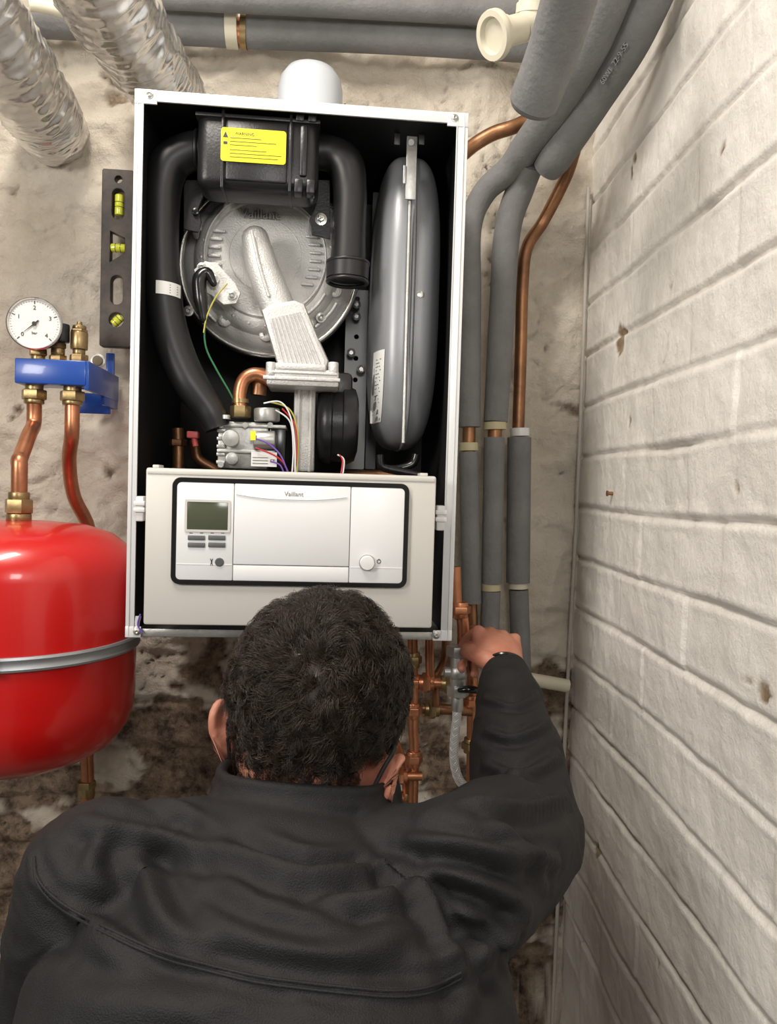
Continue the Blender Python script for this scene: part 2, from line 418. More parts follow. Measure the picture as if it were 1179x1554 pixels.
for k in range(4):
    zz=z1-.004-k*.0034; t1=math.radians(26); t2=math.radians(55)
    g.add([(cx+math.sin(t)*.0253,-.285-math.cos(t)*.0255,zz+q-(.001 if t==t2 else 0)) for t in (t1,t2) for q in (-.0004,.0004)],[(0,2,3,1)])
g.make('printed_lines',lb)
g=G().use(rubber)
g.tube(pp([(470,232),(500,233),(524,250),(531,290),(530,350),(528,405)],-.29),[.022,.0235,.0255,.0235,.0235,.025],28,8)
g.tube(pp([(528,398),(527,424)],-.29),[.030,.0295],28,1)
g.torus(P(527,428,-.29),(0,0,1),.0275,.0028); g.torus(P(528,400,-.29),(0,0,1),.028,.003)
g.make('air_outlet_elbow',boiler,'black rubber elbow hose with wide collar')
hc=P(408,404,-.20)
hx=G().use(alu)
hx.lathe(hc,(0,-1,0),[(.128,-.03),(.128,0),(.124,.006),(.120,.012),(.113,.016),(.108,.018),(.104,.026),(.098,.031),(.090,.033),(.087,.033),(.085,.030),(.078,.030),(.06,.032),(.03,.033),(0,.034)],72)
hxo=hx.make('heat_exchanger_door',boiler,'round cast aluminium burner door')
g=G().use(steel); g.torus(hc+V((0,.004,0)),(0,1,0),.131,.006,80,12); g.torus(hc+V((0,.016,0)),(0,1,0),.129,.005,80,10); g.make('clamp_ring',hxo,'polished steel rim ring')
g=G().use(black_pl); g.cyl(hc+V((0,.03,0)),V((hc.x,YB-.006,hc.z)),.124,n=60); g.make('combustion_chamber',boiler,'dark cylindrical combustion chamber')
g=G().use(alu_b)
ic=hc+V((-.003,-.0325,.006))
for sgn in (-1,1):
    for i in range(7):
        a=math.radians(-32+i*9.5); rr=.073
        c=ic+V((sgn*math.cos(a)*rr,0,math.sin(a)*rr))
        g.box(c.x-.009,c.x+.009,c.y-.003,c.y+.004,c.z-.0022,c.z+.0022,.0015)
g.torus(ic+V((0,.001,0)),(0,1,0),.052,.0011,60,8); g.torus(ic,(0,1,0),.088,.0017,60,8)
for a in (200,235,305,340,20,160,270): 
    c=hc+V((math.cos(math.radians(a))*.106,-.020,math.sin(math.radians(a))*.106)); g.lathe(c,(0,-1,0),[(0,-.01),(.011,-.01),(.010,.003),(.007,.005),(.004,.005),(.004,.002),(0,.002)],20)
for a,b in ((207,232),(308,333)):
    for rr in (.116,.096):
        pts=[hc+V((math.cos(math.radians(t))*rr,-.019 if rr>.1 else -.031,math.sin(math.radians(t))*rr)) for t in range(a,b,6)]
        g.tube(pts,.0025,10,3)
for k in range(24):
    a=math.radians(k*15); c=hc+V((math.cos(a)*.095,-.031,math.sin(a)*.095)); g.ell(c,(.003,.0016,.003),n=10,m=6)
g.make('cast_ribs',hxo)
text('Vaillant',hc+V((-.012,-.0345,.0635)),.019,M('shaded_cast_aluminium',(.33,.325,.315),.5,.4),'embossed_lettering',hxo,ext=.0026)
for px,py in ((487,482),(286,472)):
    screw(hxo,P(px,py,-.226),.005,name='bolt')
for i,(pts,sc) in enumerate(((((500,275),(500,362),(474,356),(470,335),(478,318),(478,275)),(487,333)),(((280,275),(280,348),(300,352),(305,338),(300,318),(308,300),(308,275)),None))):
    L=[(P(a,b,-.265).x,P(a,b,-.265).z) for a,b in pts]
    e=plate([L],-.265,.006,black_pl,'mounting_ear',boiler,bev=.001)
    if sc:
        c=P(sc[0],sc[1],-.269); g=G().use(steel); g.lathe(c,(0,-1,0),[(0,-.001),(.0085,-.001),(.0085,.0015),(.005,.002),(0,.002)],24); g.nut(c+V((0,-.005,0)),(0,1,0),.0052,.006); g.cyl(c,c+V((0,-.012,0)),.0025); g.make('bolt',e,'bright steel bolt with washer')
    else:
        c=P(297,322,-.269); G().use(black_gl).cyl(c,c+V((0,-.004,0)),.005,bev=.001).make('plug',e)
g=G().use(alu_b)
A=pp([(387,362),(399,408),(417,456),(437,506),(452,540)],-.275)
g.tube(A,[(.0190,.017),(.0225,.02),(.0240,.022),(.0245,.022),(.024,.022)],28,8,side=(1,0,.35),cap='round')
g.tube(pp([(382,350),(393,400),(408,450)],-.299),.0022,8,4)
arm=g.make('gas_air_mixer_arm',boiler,'sandblasted cast aluminium mixer arm')
Lp=[(P(a,b,-.298).x,P(a,b,-.298).z) for a,b in ((404,474),(412,468),(446,462),(457,466),(474,508),(492,548),(489,561),(431,563),(422,535))]
ft=plate([Lp],-.282,.040,alu_b,'ribbed_foot',arm,'ribbed cast foot of the arm',bev=.006)
g=G().use(alu_b)
for i in range(9):
    f=i/8
    a=P(411+f*42,482-f*10,-.303); b=P(432+f*54,559-f*4,-.303)
    g.tube([a.lerp(b,.02),a.lerp(b,.5),a.lerp(b,.97)],(.0017,.0017,.0017),8,3)
g.make('cooling_ribs',ft)
g=G().use(alu_b)
x0,x1,z0,z1=R(404,560,514,586,-.31)
g.box(x0,x1,-.312,-.23,z0,z1,.003); g.box(x0-.004,x1+.002,-.316,-.235,z0+.007,z0+.012,.001); g.box(x0+.002,x1-.002,-.315,-.235,z0+.016,z0+.019,.0008)
g.box(x0+.012,x1-.018,-.314,-.25,z1-.002,z1+.007,.002)
for px,py in ((411,556),(506,556)):
    c=P(px,py,-.312); g.cyl(c+V((0,.004,-.012)),c+V((0,.004,.006)),.007,bev=.001)
g.make('mixer_flange',arm)
g=G().use(alu)
x0,x1,z0,z1=R(445,588,478,716,-.26); g.box(x0,x1,-.262,-.2,z0,z1,.004); g.box(x0+.005,x0+.009,-.266,-.25,z0,z1,.001); g.box(x1-.009,x1-.005,-.266,-.25,z0,z1,.001)
g.make('intake_channel',arm)
fc=P(512,645,-.22)
g=G().use(black_pl); g.lathe(fc+V((-.030,0,0)),(1,0,0),[(0,0),(.046,0),(.055,.006),(.058,.014),(.058,.020),(.055,.022),(.055,.036),(.058,.038),(.058,.046),(.053,.056),(.040,.060),(0,.060)],48)
g.box(fc.x-.02,fc.x+.02,-.25,-.16,fc.z+.03,fc.z+.075,.008)
g.make('fan_housing',boiler,'rounded black blower housing')
L=[(P(a,b,-.262).x,P(a,b,-.262).z) for a,b in ((296,410),(312,398),(330,402),(356,430),(364,446),(358,460),(340,462),(322,448),(305,440))]
e=plate([L],-.262,.005,alu,'electrode_plate',boiler,'cast ignition electrode plate',bev=.001)
for px,py in ((306,406),(325,424),(352,448)): screw(e,P(px,py,-.266),.0045,name='bolt')
g=G().use(black_gl); g.tube(pp([(324,430),(314,414),(303,424),(304,450),(309,484)],-.278),[.005,.008,.010,.010,.006],16,6,cap='round'); g.make('ignition_plug',boiler,'black rubber ignition plug')
g=G().use(wgreen); g.tube(pp([(325,455),(312,485),(312,525),(328,560),(350,598),(362,625)],-.27),.0014,8,8); g.make('earth_wire',boiler,'green and yellow earth wire')
g=G().use(wyel); g.tube(pp([(345,430),(327,452),(314,480),(309,505)],-.281),.0011,8,8); g.make('earth_wire',boiler)
g=G().use(copper); g.tube(pp([(365,625),(364,598),(370,577),(385,568),(402,572),(415,580)],-.285),.0095,20,8); g.use(brass).nut(P(365,625,-.285),(0,0,1),.0145,.016).cyl(P(365,612,-.285),P(365,606,-.285),.012)
g.use(copper_old).tube(pp([(391,560),(393,585),(392,600)],-.27),.011,18,4)
g.make('gas_pipe_elbow',boiler,'copper elbow pipe with brass nut')
g=G().use(zinc)
x0,x1,z0,z1=R(330,640,418,712,-.285)
g.box(x0,x1-.01,-.285,-.22,z0,z1,.003)
g.box(x0-.002,x1+.014,-.289,-.225,z1-.008,z1-.003,.001); g.box(x0,x1,-.291,-.23,z0+.022,z0+.027,.001)
for i in range(5): g.box(x0-.001,x0+.011,-.288,-.24,z1-.016-i*.011,z1-.011-i*.011,.001)
g.cyl(P(385,668,-.29),P(418,668,-.29),.013,bev=.002); g.cyl(P(350,665,-.30),P(350,665,-.27),.012,bev=.002); g.cyl(P(352,696,-.298),P(352,696,-.27),.009,bev=.002)
g.cyl(P(405,620,-.285),P(405,640,-.285),.018,bev=.002); g.cyl(P(343,630,-.295),P(343,636,-.295),.006)
for px,py in ((335,645),(372,645),(335,705),(410,645)): g.cyl(P(px,py,-.293),P(px,py,-.28),.004)
gv=g.make('gas_valve',boiler,'zinc plated gas valve block')
g=G().use(black_gl); x0,x1,z0,z1=R(408,645,432,712,-.295); g.box(x0,x1,-.285,-.24,z0,z1,.002); g.make('solenoid_connector',gv)
g=G().use(paper); x0,x1,z0,z1=R(381,686,420,708,-.296); g.box(x0,x1,-.296,-.295,z0,z1); lb=g.make('paper_label',gv)
g=G().use(ink)
for i in range(3): g.box(x0+.002,x1-.012,-.2968,-.2962,z0+.004+i*.004,z0+.0046+i*.004)
g.make('printed_lines',lb)
text('CE',(x1-.006,-.2966,z0+.008),.006,ink,'lettering',lb)
g=G().use(yellow); x0,x1,z0,z1=R(380,654,388,668,-.305); g.box(x0,x1,-.3045,-.304,z0,z1); g.make('yellow_tag',gv)
WR=[(wpur,[(385,665),(405,672),(425,690),(438,720)]),(wred,[(388,680),(410,688),(428,700),(440,722)]),(wwhite,[(418,622),(440,640),(445,680),(443,722)]),(wred,[(428,620),(447,645),(450,690),(446,722)]),(wyel,[(410,610),(440,622),(452,660),(450,722)]),(wpur,[(410,700),(425,706),(432,722)]),(wwhite,[(400,612),(425,610),(440,630),(447,670),(448,720)]),(wred,[(515,690),(520,700),(517,722)]),(wwhite,[(512,690),(522,698),(520,722)])]
for m_,p_ in WR:
    G().use(m_).tube(pp(p_,-.30-random.random()*.012),.0011,8,8).make('wire',boiler)
g=G().use(pink); c=P(293,660,-.25); g.box(c.x-.008,c.x+.008,c.y-.008,c.y+.008,c.z-.005,c.z+.005,.002); g.cyl(c,c+V((.004,0,-.016)),.004); g.make('connector_clip',boiler,'pink plastic connector')
G().use(copper_old).tube(pp([(270,650),(271,690),(270,730)],-.2),.009,16,4).nut(P(270,672,-.2),(0,0,1),.013,.01).make('internal_pipe',boiler,'small copper pipe')
G().use(copper_old).tube(pp([(296,668),(300,695),(325,712),(345,725)],-.2),.008,16,6).make('internal_pipe',boiler,'small copper pipe')
G().use(copper_old).tube(pp([(480,728),(560,722),(640,727)],-.2),.009,16,6).make('internal_pipe',boiler,'small copper pipe')
x0,x1,z0,z1=R(522,440,556,712,-.12)
holes=[circ((x0+x1)/2,z0+(z1-z0)*f,.004) for f in (.08,.2,.5,.62,.74,.86,.95)]
midg=M('mid_grey_sheet',(.20,.20,.195),.45,.5)
br=plate([rrect(x0,x1,z0,z1,.003)]+holes,-.12,.002,midg,'perforated_bracket',boiler,'perforated steel mounting plate')
x0,x1,z0,z1=R(560,292,575,712,-.1); plate([rrect(x0,x1,z0,z1,.002)],-.1,.002,dark_steel,'back_rail',boiler)
for px,py in ((541,462),(541,480),(533,535),(548,560)):
    g=G().use(zinc); c=P(px,py,-.14); g.torus(c,(0,1,0),.005,.0018,20,8); g.cyl(c+V((0,.02,0)),c,.0038); g.make('stud',br)
ex=R(564,232,667,680,-.23); x0,x1,z0,z1=ex; vc=V(((x0+x1)/2,-.17,(z0+z1)/2)); PV=3.3
g=G().use(vesselgrey); g.ell(vc,((x1-x0)/2,.125,(z1-z0)/2),p=PV,n=72,m=56)
g.ell(vc+V((.002,0,0)),(.0075,.131,(z1-z0)/2+.002),p=3.4,n=64,m=48)
ves=g.make('expansion_vessel',boiler,'flat grey steel expansion vessel',smooth=60)
c=P(637,447,-.292); g=G().use(steel); g.cyl(c+V((0,.02,0)),c,.006,bev=.001).nut(c,(0,1,0),.0058,.006); g.make('valve_cap',ves)
x0,x1,z0,z1=R(616,207,632,303,-.315); g=G().use(zinc); g.box(x0,x1,-.316,-.313,z0,z1,.0008); g.cyl(P(624,216,-.316),P(624,216,-.32),.004); g.cyl(P(622,300,-.308),P(612,672,-.306),.003)
g.box(x0-.004,x0,-.318,-.30,z0+.02,z0+.045,.001); g.make('retaining_strap',ves,'zinc plated retaining strap')
x0,x1,z0,z1=R(567,532,581,638,-.27); lb=G().use(paper)
def vsurf(xx,zz,off=.0012):
    fx=abs((xx-vc.x)/((ex[1]-ex[0])/2)); fz=abs((zz-vc.z)/((ex[3]-ex[2])/2))
    return vc.y-.125*max(.02,1-min(.98,fx**PV+fz**PV))**(1/PV)-off
vs=[];n_=10
for i in range(n_+1):
    for s_ in (0,.25,.5,.75,1):
        zz=z0+(z1-z0)*i/n_; xx=x0+(x1-x0)*s_; vs.append((xx,vsurf(xx,zz,.0016),zz))
lb.add(vs,[(5*i+j,5*i+j+1,5*i+6+j,5*i+5+j) for i in range(n_) for j in range(4)]); lb=lb.make('paper_label',ves,'narrow white printed label')
g=G().use(ink)
for i in range(16):
    zz=z0+.012+(z1-z0-.02)*i/16; xa_,xb_=x0+.003,x0+.009-(i%3)*.001
    g.add([(xa_,vsurf(xa_,zz,.0024),zz),(xb_,vsurf(xb_,zz,.0024),zz),(xb_,vsurf(xb_,zz,.0024),zz+.0009),(xa_,vsurf(xa_,zz,.0024),zz+.0009)],[(0,1,2,3)])
g.make('printed_lines',lb)
g=G().use(black_gl); g.tube(pp([(577,690),(580,708),(600,712),(625,705),(632,690)],-.26),.006,12,6); g.tube(pp([(590,712),(640,722)],-.28),.006,12,2); g.make('drain_hose',boiler)
for px in (603,640):
    g=G().use(dark_steel); c=P(px,206,-.3); g.box(c.x-.004,c.x+.004,-.3,-.298,c.z-.012,c.z+.004,.0005); g.make('hanging_tab',boiler)
# ---- control panel
YC=-.385
x0,x1,z0,z1=R(219,716,659,951,YC)
g=G().use(beige); g.box(x0,x1,YC,YC+.05,z0,z1,.003); g.box(x0+.002,x1-.002,YC-.0012,YC+.01,z1-.008,z1-.002,.001)
g.box(x0+.006,x0+.014,YC+.01,YC+.04,z1,z1+.004,.001).box(x1-.02,x1-.01,YC+.01,YC+.04,z1,z1+.004,.001)
cp=g.make('control_panel',boiler,'beige plastic hinged control panel')
a0,a1,b0,b1=R(262,730,618,888,YC)
plate([rrect(a0,a1,b0,b1,.010),rrect(a0+.0045,a1-.0045,b0+.0045,b1-.0045,.007)],YC-.002,.006,black_gl,'gasket_frame',cp,'black rubber trim frame',bev=.0008)
a0+=.005;a1-=.005;b0+=.005;b1-=.005
xa=P(355,800,YC).x; xb=P(531,800,YC).x; zl=P(440,858,YC).z
g=G().use(fascia)
def fbox(x0_,x1_,z0_,z1_,y=.004,bev=.0012): g.box(x0_,x1_,YC-y,YC+.002,z0_,z1_,bev)
fbox(a0,xa-.0004,b0,b1,.0045); fbox(xa+.0004,xb-.0004,zl+.0004,b1,.005); fbox(xa+.0004,xb-.0004,b0,zl-.0004,.0045); fbox(xb+.0004,a1,b0,b1,.0045)
zl2=zl-.0005
g.box(xb+.001,a1-.001,YC-.0049,YC-.004,zl2-.0004,zl2+.0004); g.box(a0+.001,xa-.001,YC-.0049,YC-.004,zl2-.0004,zl2+.0004)
tt=P(443,757,YC-.006)
g.tube([tt+V((-.07,0,.004)),tt+V((-.03,0,-.0005)),tt+V((.03,0,-.0005)),tt+V((.07,0,.004))],.0006,8,6)
fa=g.make('fascia',cp,'white plastic fascia with flap')
text('Vaillant',P(446,750,YC-.0053),.0082,greyink,'lettering',fa)
x0,x1,z0,z1=R(284,762,346,804,YC-.005)
plate([rrect(x0-.003,x1+.003,z0-.003,z1+.003,.002),rrect(x0,x1,z0,z1,.001)],YC-.0052,.0016,beige,'display_bezel',cp)
G().use(lcd).box(x0,x1,YC-.0054,YC-.0045,z0,z1,.0003).make('display',cp,'dark green grey display')
for i in range(2):
    for j in range(2):
        px=298+j*31; py=816+i*11
        x0,x1,z0,z1=R(px-13,py-3.5,px+13,py+3.5,YC-.005)
        G().use(M('button_grey',(.10,.105,.11),.45)).box(x0,x1,YC-.0065,YC-.004,z0,z1,.0007).make('button',cp,None)
for j in (0,1,2,3):
    c=P(290+j*16,809,YC-.0047); G().use(ink).box(c.x-.002,c.x+.002,c.y-.0002,c.y,c.z-.0004,c.z+.0004).make('printed_symbol',cp)
c=P(321,853,YC-.0047); g=G().use(ink)
for s in (-1,1): g.box(c.x-.0005,c.x+.0005,c.y-.0002,c.y,c.z-.0045,c.z+.0045,rot=Matrix.Rotation(s*.3,3,'Y'))
g.make('printed_symbol',cp)
g=G().use(ink); c=P(575,852,YC-.0047); g.torus(c,(0,1,0),.0024,.0004,20,6); g.box(c.x-.0003,c.x+.0003,c.y-.0003,c.y,c.z+.0008,c.z+.0034)
g.make('printed_symbol',cp)
c=P(333,853,YC-.0045); G().use(M('button_dark',(.08,.085,.09),.4)).lathe(c,(0,-1,0),[(0,0),(.0055,0),(.0055,.001),(.0045,.0022),(0,.0022)],28).make('reset_button',cp,'dark grey round button')
c=P(557,854,YC-.0045); G().use(whitepl).lathe(c,(0,-1,0),[(.0095,0),(.0095,.005),(.0085,.0075),(.0,.0085)],36).make('power_knob',cp,'white round knob')
G().use(greyink).torus(c+V((0,-.0002,0)),(0,1,0),.0098,.0006,36,6).make('knob_ring',cp)
for px,py in ((213,772),(668,786)):
    x0,x1,z0,z1=R(px-6,py-19,px+6,py+19,YF-.01); g=G().use(whitepl); g.box(x0,x1,-.366,-.345,z0,z1,.002); g.box(x0-.002,x1+.002,-.369,-.36,z0+.012,z0+.018,.001); g.box(x0-.002,x1+.002,-.369,-.36,z1-.012,z1-.006,.001); g.make('hinge_clip',boiler,'white plastic hinge clip')
g=G().use(wwhite)
for i in range(3): g.tube(pp([(207+i*3,935),(206+i*2,950),(214,962)],-.35),.0012,6,5)
g.use(wpur).tube(pp([(213,932),(209,948),(216,960)],-.352),.0012,6,5); g.make('cable_bundle',boiler)
# ------------------------------------------------------------------ flue
c=P(471,150,-.13); rf=48*mpp(-.13)
g=G().use(flue_m)
top=P(473,103,-.13).z
g.lathe((c.x,c.y,zT+.0005),(0,0,1),[(0,0),(rf+.004,0),(rf+.004,.006),(rf,.008),(rf*.99,top-zT-rf*.75),(rf*.93,top-zT-rf*.42),(rf*.75,top-zT-rf*.16),(rf*.45,top-zT-.002),(0,top-zT)],40)
fl=g.tube([V((c.x,c.y,top-rf*.95)),V((c.x,-.01,top-rf*.95))],rf*.8,32,1).make('flue_elbow',label='pale grey flue elbow on the boiler going into the wall',cat='flue')
g=G().use(M('gap_shade',(.035,.028,.02),.9,bump=.5)); s0=len(g.v); g.torus((c.x,-.012,top-rf*1.1),(0,1,0),rf*1.15,.020,40,10); g.jitter(s0,.018,60); g.make('flue_gap_ring',fl,'rough dark ring standing in for the shaded gap in the wall')  # near-black ring paints in the shade of the wall gap around the flue
# ------------------------------------------------------------------ spirit level
YL=-.045
x0,x1,z0,z1=R(156,261,202,527,YL)
mx=(x0+x1)/2+.001
def zz(py): return P(178,py,YL).z
def oval(cz,h,w): return rrect(mx-w/2,mx+w/2,cz-h/2,cz+h/2,w*.48)
tri=[(mx-.013,zz(352)),(mx+.013,zz(362)),(mx+.013,zz(386)),(mx-.013,zz(402))]
lv=plate([rrect(x0,x1,z0,z1,.003),oval(zz(312),.052,.022),tri,oval(zz(442),.050,.022),circ(mx,zz(487),.013),circ(mx,zz(275),.007)],YL,.018,levelm,'spirit_level',None,'short dark scuffed spirit level with yellow vials against the wall','spirit level',bev=.001)
for (py,ln,hz) in ((312,.034,0),(377,.024,1),(487,.019,2)):
    c=V((mx,YL-.002,zz(py))); g=G().use(vial)
    d=V((0,0,1)) if hz==0 else V((1,0,.0)) if hz==1 else V((.7,0,.7))
    g.cyl(c-d*ln/2,c+d*ln/2,.007,bev=.002); g.use(ink); g.torus(c-d*.004,d,.0071,.0005,20,6); g.torus(c+d*.004,d,.0071,.0005,20,6)
    g.make('vial',lv,'yellow fluid vial')
# ------------------------------------------------------------------ red vessel
YV=-.255
ctr=P(27,900,YV); rv=.160
zt=P(40,790,YV).z; zband=P(27,1000,YV-.12).z
zb=zband-.174
rvn=empty('expansion_tank',(ctr.x,YV,zb),'round glossy red expansion tank with grey clamping band','tank')
g=G().use(red); H=zt-zb
g.lathe((ctr.x,YV,zb),(0,0,1),[(0,0),(.03,.001),(.07,.005),(.108,.014),(.136,.031),(.151,.054),(.158,.078),(rv,.10),(rv,H-.070),(rv-.004,H-.052),(rv-.015,H-.033),(rv-.036,H-.017),(rv-.07,H-.006),(.04,H-.001),(0,H)],96)
g.torus((ctr.x,YV,zband-.008),(0,0,1),rv,.003,90,8)
tk=g.make('tank_shell',rvn,'red enamelled steel shell',smooth=60)
g=G().use(M('band_grey',(.40,.42,.44),.4,.6)); g.lathe((ctr.x,YV,zband),(0,0,1),[(rv+.001,-.009),(rv+.0045,-.009),(rv+.0055,-.006),(rv+.004,-.002),(rv+.004,.003),(rv+.0055,.006),(rv+.0045,.009),(rv+.001,.009)],96)
g.box(ctr.x+.034-.003,ctr.x+.034+.003,YV-rv-.007,YV-rv+.006,zband-.011,zband+.011,.001,rot=Matrix.Rotation(.2,3,'Z'))
g.make('clamp_band',rvn,'galvanised clamping band')
g=G().use(zinc).box(ctr.x-.02,ctr.x+.02,YV+rv-.002,-.004,zband-.02,zband+.02,.003); g.make('wall_bracket',rvn)
g=G().use(brass); c=V((ctr.x,YV,zt-.002)); g.cyl(c,c+V((0,0,.012)),.0165,bev=.002); g.nut(c+V((0,0,.022)),(0,0,1),.019,.02); g.cyl(c+V((0,0,.03)),c+V((0,0,.042)),.014,bev=.002); g.make('brass_union',rvn,'brass union nut')
pt=c+V((0,0,.035))
# ------------------------------------------------------------------ blue manifold
YM=-.16
man=empty('vessel_manifold',P(85,580,YM),'blue steel wall bracket carrying gauge, air vent and brass valves','manifold')
g=G().use(blue)
ya=YM-.03
w0,w1=P(22,537,ya).x,P(130,570,ya).x; zt0=P(76,545,ya).z; zb0=P(76,583,ya).z
g.box(w0,w1,ya,ya+.055,zb0,zt0,.002); 
xw=P(160,580,-.03).x; 
g.box(w1-.003,w1+.004,ya+.002,-.02,zb0-.006,zt0,.001)
g.box(w1-.002,xw,-.03,-.024,P(148,620,-.03).z,P(148,535,-.03).z,.001)
g.box(w1-.003,w1+.003,-.10,-.02,P(148,620,-.03).z,zt0,.001)
g.box(P(90,600,-.1).x,w1,-.055,-.05,zb0-.03,zb0+.004,.001)
bb=g.make('bracket',man,'bright blue painted steel bracket')
for px,py in ((149,548),(149,606)):
    c=P(px,py,-.03); g=G().use(zinc); g.lathe(c,(0,-1,0),[(0,0),(.012,0),(.012,.002),(.008,.003),(0,.003)],24); g.use(M('plug_tan',(.16,.12,.07),.5)).cyl(c,c+V((0,-.006,0)),.0085,bev=.001); g.make('bolt',bb)
ym=YM-.004
for px in (52,110):
    a=V((P(px,590,ym).x,ym,zb0))
    g=G().use(brass); g.cyl(a+V((0,0,.004)),a+V((0,0,-.006)),.013); g.nut(a+V((0,0,-.014)),(0,0,1),.0185,.015); g.cyl(a+V((0,0,-.02)),a+V((0,0,-.028)),.0145,bev=.002); g.make('brass_union',man,'brass union nut')
a1_=V((P(52,590,ym).x,ym,zb0-.022)); a2_=V((P(110,590,ym).x,ym,zb0-.022))
def col(px,items):
    z=zt0; a=P(px,530,ym).x; g=G().use(brass)
    for kind,r,h in items:
        if kind=='n': g.nut(V((a,ym,z+h/2)),(0,0,1),r,h)
        else: g.cyl(V((a,ym,z)),V((a,ym,z+h)),r,bev=.001)
        z+=h
    return g
col(58,[('c',.010,.008),('n',.013,.010),('c',.010,.012)]).make('gauge_fitting',man)
col(88,[('n',.013,.010),('c',.010,.010),('n',.012,.008)]).use(black_pl).cyl(P(93,520,ym-.005),P(93,492,ym-.005),.012,bev=.002).cyl(P(86,505,ym),P(104,505,ym),.008,bev=.002).make('safety_valve',man,'brass safety valve with black cap')
col(120,[('n',.014,.012),('c',.009,.008),('c',.0125,.026),('n',.0125,.004),('c',.010,.006),('c',.004,.006)]).make('air_vent',man,'tall brass automatic air vent')
yg=ym-.035
gc=P(52,491,yg); rg=38*mpp(yg)
gd=(CAM-gc); gd=V((gd.x*.45,gd.y,gd.z*.2)).normalized()
a_,b_=frame(-gd)
side=a_.cross(gd)*1.0
Rg=Matrix(((side.x,a_.x,gd.x,0),(side.y,a_.y,gd.y,0),(side.z,a_.z,gd.z,0),(0,0,0,1)))
g=G().use(black_pl); g.lathe(gc-gd*.022,gd,[(0,0),(rg*.93,0),(rg*.96,.003),(rg*.96,.02)],48)
g.cyl(gc-gd*.02,gc-gd*.045,.010); 
gau=g.make('pressure_gauge',man,'round pressure gauge with white dial')
g=G().use(steel); g.lathe(gc-gd*.004,gd,[(rg*.96,-.004),(rg,0),(rg,.004),(rg*.95,.006),(rg*.91,.004),(rg*.91,.001)],48); g.make('bezel',gau,'thin steel bezel')
G().use(paper).cyl(gc-gd*.004,gc-gd*.002,rg*.93,n=48).make('dial',gau,'white dial')
g=G().use(ink)
def gp(a,r,h=.0): return gc+gd*(-.0015+h)+side*math.cos(a)*r+a_*math.sin(a)*r
for i in range(41):
    a=math.radians(225-270*i/40); r2=rg*.86; r1=rg*(.74 if i%10==0 else .79 if i%5==0 else .82); w=.0007 if i%10==0 else .0003
    d=(side*-math.sin(a)+a_*math.cos(a))*w
    g.add([gp(a,r1)-d,gp(a,r1)+d,gp(a,r2)+d,gp(a,r2)-d],[(0,1,2,3)])
a=math.radians(222); d=(side*-math.sin(a)+a_*math.cos(a))*.0012
g.add([gp(a,rg*.7,.001),gp(a+math.pi,rg*.2,.001)-d,gp(a+math.pi,rg*.2,.001)+d],[(0,1,2)])
g.cyl(gc,gc+gd*.002,.003); g.make('needle_and_scale',gau)
for i,s in enumerate('01234'):
    a=math.radians(225-270*i/4); text(s,gp(a,rg*.60),.0085,ink,'numeral',gau,R3=Rg)
text('bar',gp(math.radians(270),rg*.35),.006,ink,'numeral',gau,R3=Rg)
G().use(copper).tube([a1_,a1_+V((0,0,-.035)),P(44,660,YM-.03),P(29,700,YV+.02),V((pt.x,pt.y,pt.z+.05)),pt],.0108,24,8).make('copper_pipe',label='bent copper pipe from blue bracket down to the red tank',cat='pipe',group='copper pipes at the red tank')
pe=P(132,1250,-.05)
G().use(copper).tube([a2_,a2_+V((0,0,-.05)),P(105,700,-.13),P(112,752,-.10),P(134,800,-.07),P(142,860,-.05),P(140,1000,-.05),P(132,1150,-.05),pe,V((pe.x,pe.y,.002))],.0108,24,8).make('copper_pipe',label='wavy copper pipe dropping behind the red tank along the wall',cat='pipe',group='copper pipes at the red tank')
g=G().use(brass); c=P(131,1190,-.05); g.nut(c,(0,0,1),.016,.012); g.cyl(c,c+V((0,0,-.02)),.014); g.make('pipe_coupling',label='brass coupling on the copper pipe under the tank',cat='pipe fitting')
# ------------------------------------------------------------------ foil ducts
def duct(pts,rs,lab):
    g=G().use(foil); ps=[P(a,b,y) for a,b,y in pts]
    dense,rr=catm([V(p) for p in ps],[(r,r) for r in rs],40)
    rad=[]
    for i,(r,_) in enumerate(rr): rad.append(r*(1+.012*math.sin(i*1.1)+.008*noise.noise(V((i*.4,r*90,2)))))
    g.tube(dense,rad,84,1); g.jitter(0,.0045,18)
    ax0,ax1=ps[0],ps[-1]; ad=(ax1-ax0).normalized()
    for i in range(len(g.v)):
        v=V(g.v[i]); c_=ax0+ad*(v-ax0).dot(ad); rd=(v-c_)
        if rd.length>.02:
            k1=1-abs(noise.noise(v*24)); k2=1-abs(noise.noise(v*48+V((5,3,1))))
            g.v[i]=tuple(v+rd.normalized()*(.0034*k1**6+.0016*k2**6-.001))
    return g.make('flexible_duct',label=lab,cat='duct',smooth=60,group='flexible foil ducts')
duct([(-80,-70,-.40),(-10,60,-.26),(50,150,-.12),(72,185,-.06),(85,205,.0)],[.060,.060,.058,.056,.052],'crinkled foil flexible duct running down onto the plaster wall')
duct([(110,-110,-.42),(170,10,-.26),(222,92,-.13),(255,140,-.05),(268,160,.0)],[.064,.062,.058,.055,.052],'crinkled foil flexible duct ending behind the boiler top')
